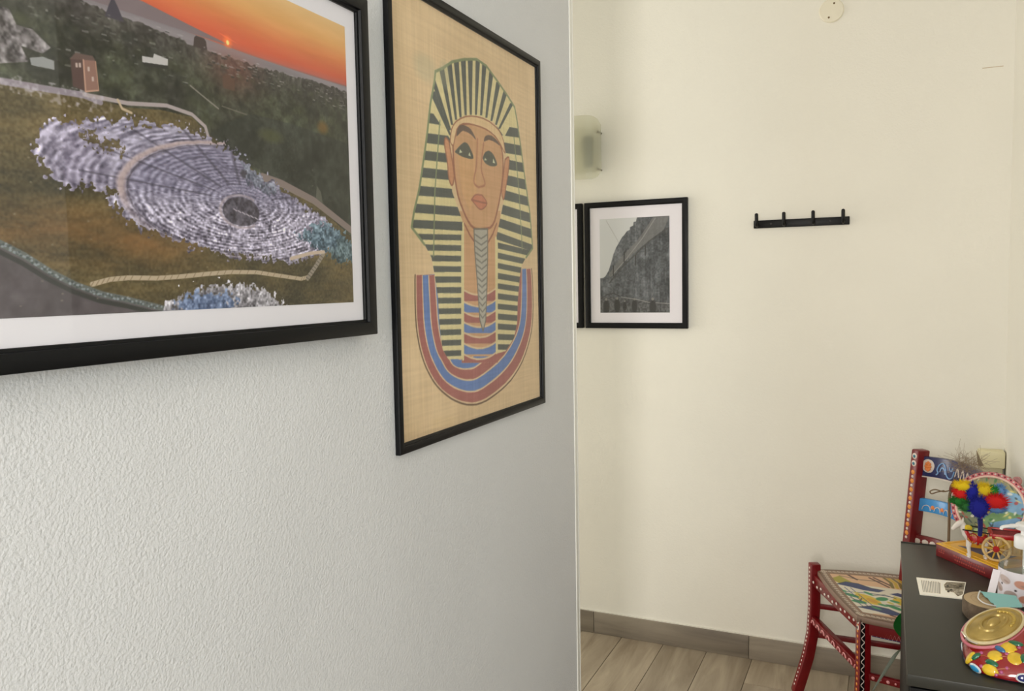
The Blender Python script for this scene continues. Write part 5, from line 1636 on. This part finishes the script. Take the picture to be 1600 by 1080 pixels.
# leaflet
lf = [Vector((0.802, 2.171, DZ)), Vector((0.908, 2.177, DZ)), Vector((0.893, 2.062, DZ)), Vector((0.806, 2.056, DZ))]
leaf_t = thing('leaflet', (0.853, 2.115, DZ), 'small white printed leaflet with a grey photo lying on the desk', 'leaflet')
MB().prism([p + Vector((0, 0, 0.0004)) for p in lf], (0, 0, 0.002)).build('paper', mat('white leaflet paper', (244, 242, 230), 0.6), leaf_t, smooth=0)


def leaflet_canvas():
    cv = Canvas(100, 90, (240, 236, 224))
    for u0, u1 in ((0.10, 0.26), (0.31, 0.46)):
        u = u0
        while u < u1:
            cv.line([(u, 0.16), (u, 0.84)], 1.6, (140, 134, 128))
            u += 0.035
        cv.line([(u1 + 0.015, 0.2), (u1 + 0.015, 0.85)], 1.5, (96, 90, 84))
    m = cv.mask([(0.62, 0.1), (0.98, 0.04), (0.98, 0.75), (0.88, 0.9), (0.78, 0.7), (0.6, 0.62), (0.56, 0.3)])[..., None]
    n = fbm(90, 100, 12, 12, 3, 4, 0.7)
    cv.a = cv.a * (1 - m) + (np.array((128, 120, 104)) + ((n - 0.5) * 230)[..., None]) * m
    for u, v in ((0.64, 0.35), (0.72, 0.55), (0.66, 0.68), (0.9, 0.3)):
        cv.oval((u, v), 0.03, 0.05, (40, 36, 32))
    return cv


printed('leaflet_print', leaflet_canvas(), lambda u, v: [((lf[0][i] * (1 - u) + lf[1][i] * u) * (1 - v) + (lf[3][i] * (1 - u) + lf[2][i] * u) * v) + (0.0026 if i == 2 else 0) for i in range(3)], mat('leaflet print', (255, 255, 255), 0.55, attr=True, gain=1.3), leaf_t, ORG[leaf_t.name])

# slice of a log
sc_ = Vector((0.9395, 1.974, DZ))
log = thing('wood_slice', sc_, 'thick round slice of log with bark, next to the lemon pot', 'wood slice')
rg = []
for r, z in ((0.052, 0.0), (0.0545, 0.004), (0.0545, 0.034), (0.0535, 0.0365)):
    rg.append([sc_ + Vector((math.cos(t) * r * (1 + 0.02 * math.sin(3 * t + 1) + 0.012 * math.sin(7 * t)), math.sin(t) * r * (1 + 0.02 * math.sin(3 * t + 1) + 0.012 * math.sin(7 * t)) * 1.02, z)) for t in [2 * PI * k / 48 for k in range(48)]])
MB().loft(rg).build('bark', mat('grey brown bark', (108, 92, 74), 0.9, bump=(90.0, 0.9, 0.004), var=(50.0, 0.35)), log)
rg = [[sc_ + Vector((math.cos(t) * r, math.sin(t) * r, z)) for t in [2 * PI * k / 48 for k in range(48)]] for r, z in ((0.0515, 0.034), (0.0515, 0.037), (0.05, 0.0376))]
M_ring = mat('cut wood', (188, 164, 128), 0.7, var=(40.0, 0.1))
cut = MB().loft(rg).build('cut_face', M_ring, log)
for r in (0.012, 0.022, 0.031, 0.04):
    MB().torus(sc_ + Vector((0.002, 0.002, 0.0374)), (0, 0, 1), r, 0.0005, 40, 4).build('growth_ring', mat('growth ring', (160, 134, 98), 0.8), cut)

# folded turquoise paper on the wood slice
zt = DZ + 0.039
tq = thing('folded_mask', (0.966, 1.975, zt), 'folded turquoise paper face mask lying on the wood slice', 'face mask')
M_turq = mat('turquoise paper', (150, 208, 208), 0.7)
n, m = 9, 7
vs, fs = [], []
for j in range(m):
    for i in range(n):
        u, v = i / (n - 1), j / (m - 1)
        p = Vector((0.921, 2.015, 0)) * (1 - u) * (1 - v) + Vector((0.988, 2.015, 0)) * u * (1 - v) + Vector((0.992, 1.938, 0)) * u * v + Vector((0.944, 1.928, 0)) * (1 - u) * v
        z = zt + 0.0015 + 0.003 * math.sin(v * PI * 3) ** 2 + 0.004 * u * v
        vs.append((p.x, p.y, z))
for s in range(2):
    for j in range(m - 1):
        for i in range(n - 1):
            a = j * n + i
            fs.append((a, a + 1, a + n + 1, a + n))
    break
top_n = len(vs)
vs2 = [(p[0], p[1], p[2] - 0.0014) for p in vs]
fs2 = [tuple(i + top_n for i in f[::-1]) for f in fs]
ed = [i for i in range(n)] + [j * n + n - 1 for j in range(1, m)] + [(m - 1) * n + i for i in range(n - 2, -1, -1)] + [j * n for j in range(m - 2, 0, -1)]
side = [(a, a + top_n, b + top_n, b) for a, b in zip(ed, ed[1:] + ed[:1])]
MB().add(vs + vs2, fs + fs2 + side).build('pleated_cloth', M_turq, tq)
MB().tube(smooth([(0.944, 1.93, zt + 0.003), (0.925, 1.94, zt + 0.002), (0.915, 1.965, zt + 0.002), (0.918, 1.995, zt + 0.002), (0.922, 2.013, zt + 0.003)], 5), 0.0014, 6).build('ear_loop', mat('white elastic', (232, 234, 234), 0.7), tq)

# lemon-painted pot with a gold lid on its sloping top
pc = Vector((0.965, 1.740, DZ))
pot = thing('lemon_pot', pc, 'glossy red ceramic pot painted with lemons under an oval gold lid', 'pot')
M_pot = mat('glossy red glaze', (150, 12, 18), 0.12, coat=0.8, spec=0.6)


def slope_z(x, y):
    return 0.786 + 0.1607 * (x - 0.9225) + 0.3586 * (y - 1.757)


def pot_pt(t, s, grow=0.0):
    """surface of the pot: t around, s = 0 base, 1 shoulder, 2 middle of the sloping top"""
    k = float(np.interp(s, [0, 0.12, 0.4, 0.65, 0.85, 1], [0.93, 0.985, 1.0, 0.97, 0.90, 0.80])) if s <= 1 else 0.80 * (2 - s)
    cx = math.copysign(abs(math.cos(t)) ** (2 / 2.6), math.cos(t))
    sy = math.copysign(abs(math.sin(t)) ** (2 / 2.6), math.sin(t))
    px, py = pc.x + cx * (0.096 * k + grow), pc.y + sy * (0.081 * k + grow)
    tz = slope_z(px, py) - 0.004 - (0.006 if s <= 1 else 0.006 * (k / 0.8) ** 2)
    return Vector((px, py, DZ + 0.0006 + (tz - DZ) * min(s, 1.0)))


def pot_n(t, s):
    a = (pot_pt(t + 0.02, s) - pot_pt(t - 0.02, s)).normalized()
    b = (pot_pt(t, s + 0.02) - pot_pt(t, s - 0.02)).normalized()
    return a.cross(b).normalized(), a, b


TT = [2 * PI * k / 64 for k in range(64)]
body = MB().loft([[pot_pt(t, s) for t in TT] for s in (0.1, 0.2, 0.3, 0.4, 0.5, 0.6, 0.7, 0.8, 0.9, 1.0, 1.1, 1.25, 1.4, 1.6, 1.8, 1.96)]).build('pot_body', M_pot, pot)
MB().loft([[pot_pt(t, s, 0.0012) for t in TT] for s in (0, 0.06, 0.13)]).build('base_band', mat('navy glaze', (10, 16, 62), 0.15, coat=0.6), pot)
LC = Vector((0.9225, 1.757, 0.784))
LA, LB = Vector((0.050, 0.025, 0.017)), Vector((-0.007, 0.038, 0.0125))
LN = LA.cross(LB).normalized()


def lid_ring(r, h):
    return [LC + LA * (math.cos(t) * r) + LB * (math.sin(t) * r) + LN * h for t in TT]


lid_o = MB().loft([lid_ring(r, h) for r, h in ((0.97, -0.010), (1.0, -0.003), (1.0, 0.002), (0.94, 0.0045), (0.86, 0.0035), (0.82, 0.0055), (0.52, 0.0085), (0.48, 0.0115), (0.40, 0.0115), (0.36, 0.009), (0.24, 0.0095), (0.20, 0.0135), (0.12, 0.0155), (0.02, 0.016))]).build('lid', mat('antique gold lid', (176, 150, 84), 0.3, 0.35, bump=(60.0, 0.3, 0.002), var=(30.0, 0.25)), pot)
lr = lid_ring(0.985, 0.0015)
MB().tube(lr + lr[:1], 0.0030, 8).build('lid_border', mat('cream lid border', (214, 198, 156), 0.3), lid_o)
lr = lid_ring(1.10, -0.004)
MB().tube(lr + lr[:1], 0.0032, 8).build('pink_rope', mat('pink glaze', (206, 118, 130), 0.15, coat=0.7), pot)
ml = MB()
for k in range(10):
    t = -0.75 + k * 0.2
    ml.blob(LC + LA * math.cos(t) * 0.68 + LB * math.sin(t) * 0.68 + LN * 0.007, 0.005, 0.0035, 0.003, LB * math.cos(t) - LA * math.sin(t), LA)
ml.build('lid_relief', mat('gold relief', (196, 168, 84), 0.3, 0.4), lid_o)
MB().tube(smooth([LC - LA * 1.06 + LB * 0.25 + LN * 0.002, LC - LA * 1.02 - LB * 0.1 + LN * 0.004, LC - LA * 0.95 - LB * 0.42 + LN * 0.003, LC - LA * 0.72 - LB * 0.78 + LN * 0.002], 4), 0.0016, 6).build('clasp', mat('bright metal clasp', (220, 214, 200), 0.15, 0.9), lid_o)
M_lem = mat('lemon yellow glaze', (232, 192, 40), 0.15, coat=0.7, var=(60.0, 0.15))
M_lleaf = mat('leaf green glaze', (20, 104, 66), 0.15, coat=0.7)
M_twg = mat('brown painted stem', (176, 92, 60), 0.3)
LEM = [(3.38, 1.02, 0.0095, 0.0115), (3.56, 0.64, 0.007, 0.014), (4.043, 1.10, 0.0125, 0.0135), (4.154, 0.60, 0.0135, 0.010), (4.185, 1.45, 0.0135, 0.0145), (4.549, 1.15, 0.0135, 0.0145),
       (5.0, 1.05, 0.013, 0.012), (5.15, 0.55, 0.013, 0.012), (5.6, 0.7, 0.013, 0.012), (0.1, 0.6, 0.014, 0.012), (0.8, 0.7, 0.014, 0.012), (1.5, 0.5, 0.014, 0.012), (2.2, 0.7, 0.014, 0.012), (2.9, 0.6, 0.012, 0.012)]
for i, (t, s, ra, rb) in enumerate(LEM):
    nn, a, b = pot_n(t, s)
    MB().dome(pot_pt(t, s) - nn * 0.001, nn, 1.0, 0.004, 14, a, ra, rb, 4).dome(pot_pt(t, s) + a * ra * 0.9, nn, 0.003, 0.0026, 8).build('lemon', M_lem, pot)
LEAF = [(3.42, 1.193, 0.0075, 0.006), (3.68, 0.835, 0.0055, 0.010), (3.996, 1.32, 0.011, 0.0055), (4.122, 0.89, 0.012, 0.0065), (4.40, 1.62, 0.013, 0.006), (4.70, 1.15, 0.007, 0.011), (5.1, 0.8, 0.012, 0.005), (5.4, 0.9, 0.012, 0.005), (0.4, 0.7, 0.012, 0.005), (1.2, 0.7, 0.012, 0.005), (2.6, 0.7, 0.012, 0.005)]
for i, (t, s, ra, rb) in enumerate(LEAF):
    nn, a, b = pot_n(t, s)
    MB().dome(pot_pt(t, s) + nn * 0.0004, nn, 1.0, 0.0038, 10, a - b * 0.15, ra, rb, 3).build('leaf', mat('blue leaf glaze', (50, 110, 160), 0.15, coat=0.7) if i == 2 else M_lleaf, pot)
for t0, s0, t1, s1 in ((3.75, 0.95, 4.02, 0.98), (4.28, 0.72, 4.5, 0.85), (4.20, 1.12, 4.38, 1.16), (4.70, 1.35, 4.76, 1.15)):
    MB().tube([pot_pt(t0 + (t1 - t0) * f, s0 + (s1 - s0) * f + 0.03 * math.sin(f * PI), 0.0008) for f in (0, 0.25, 0.5, 0.75, 1)], 0.0013, 6).build('stem', M_twg, pot)
for t, s, c in ((3.806, 0.26, 'sky'), (4.69, 0.46, 'navy'), (5.4, 0.35, 'sky'), (3.0, 0.3, 'navy')):
    nn, a, b = pot_n(t, s)
    w = MB().dome(pot_pt(t, s) - nn * 0.0005, nn, 1.0, 0.003, 16, a, 0.0135, 0.0085).build('medallion', mat('white glaze', (226, 232, 232), 0.15, coat=0.6), pot)
    MB().dome(pot_pt(t, s) + nn * 0.0016, nn, 1.0, 0.0018, 14, a, 0.0105, 0.006).build('medallion_centre', mat('%s blue glaze' % c, (60, 160, 210) if c == 'sky' else (14, 30, 110), 0.15, coat=0.6), w)
for t, s in ((3.696, 0.99), (3.475, 1.252), (4.296, 0.408), (4.375, 0.636), (4.6, 1.5), (3.95, 0.62), (4.45, 0.85), (4.30, 1.25)):
    nn, a, b = pot_n(t, s)
    MB().dome(pot_pt(t, s), nn, 0.0034, 0.002, 8).build('painted_flower', mat('mauve glaze', (184, 84, 136), 0.2, coat=0.6), pot)

# ---------------------------------------------------------------- plant on the floor behind the desk
plant = thing('potted_plant', (0.872, 2.60, 0), 'green leafy plant in a pot behind the desk, half hidden beside the chair', 'plant')
MB().lathe([(0.042, 0), (0.055, 0.09), (0.058, 0.09), (0.058, 0.105), (0.05, 0.105), (0.048, 0.09), (0.0, 0.088)], (0.872, 2.60, 0), (0, 0, 1), 28, cap=False).build('pot', mat('brown plastic pot', (92, 60, 44), 0.6), plant)
MB().lathe([(0.0485, 0.085), (0.0485, 0.091), (0.0, 0.093)], (0.872, 2.60, 0), (0, 0, 1), 24).build('soil', mat('potting soil', (44, 34, 28), 0.95, bump=(120.0, 1.0, 0.004)), plant)
M_leaf = mat('glossy green leaf', (26, 92, 34), 0.35, var=(30.0, 0.2))
M_leafp = mat('pale underside of leaf', (50, 60, 40), 0.5)


def blade(path, wid, side, m, name='leaf'):
    rings = []
    P = smooth(path, 5)
    N = len(P)
    for i, p in enumerate(P):
        w = wid * math.sin(PI * min(max((i + 0.3) / (N - 0.4), 0.03), 0.97)) ** 0.7
        s = Vector(side).normalized()
        t = (P[min(i + 1, N - 1)] - P[max(i - 1, 0)]).normalized()
        nrm = s.cross(t).normalized()
        rings.append([p - s * w, p + nrm * (w * 0.2 - 0.0008), p + s * w, p + nrm * (w * 0.2 + 0.0008)])
    return MB().loft(rings).build(name, m, plant, smooth=60)


MB().tube(smooth([(0.87, 2.595, 0.09), (0.86, 2.53, 0.2), (0.83, 2.495, 0.38), (0.79, 2.487, 0.48)], 5), 0.003, 6).build('stem', M_leafp, plant)
MB().tube(smooth([(0.875, 2.60, 0.09), (0.86, 2.53, 0.18), (0.84, 2.495, 0.33), (0.80, 2.49, 0.42)], 5), 0.003, 6).build('stem', M_leafp, plant)
blade([(0.785, 2.487, 0.515), (0.778, 2.482, 0.495), (0.774, 2.478, 0.47), (0.783, 2.476, 0.442)], 0.019, (1, 0.35, 0.1), M_leaf)
blade([(0.80, 2.49, 0.42), (0.772, 2.488, 0.40), (0.745, 2.484, 0.35), (0.705, 2.48, 0.27)], 0.017, (0.5, -0.3, 0.6), M_leafp)
blade([(0.79, 2.487, 0.48), (0.82, 2.485, 0.50), (0.86, 2.484, 0.48)], 0.016, (0.2, 0.8, 0.5), M_leaf)
blade([(0.80, 2.49, 0.42), (0.84, 2.488, 0.45), (0.89, 2.487, 0.44)], 0.016, (0.2, 0.8, 0.5), M_leaf)

# joined paint marks that are too small to pick apart one by one
for o in bpy.data.objects:
    if o.type == 'MESH' and o.name.split('.')[0] in ('painted_dots', 'painted_beads', 'painted_flowers', 'painted_arches', 'painted_petals', 'medallion_petals', 'studs', 'lid_relief', 'spine_print', 'scroll'):
        o['kind'] = 'stuff'
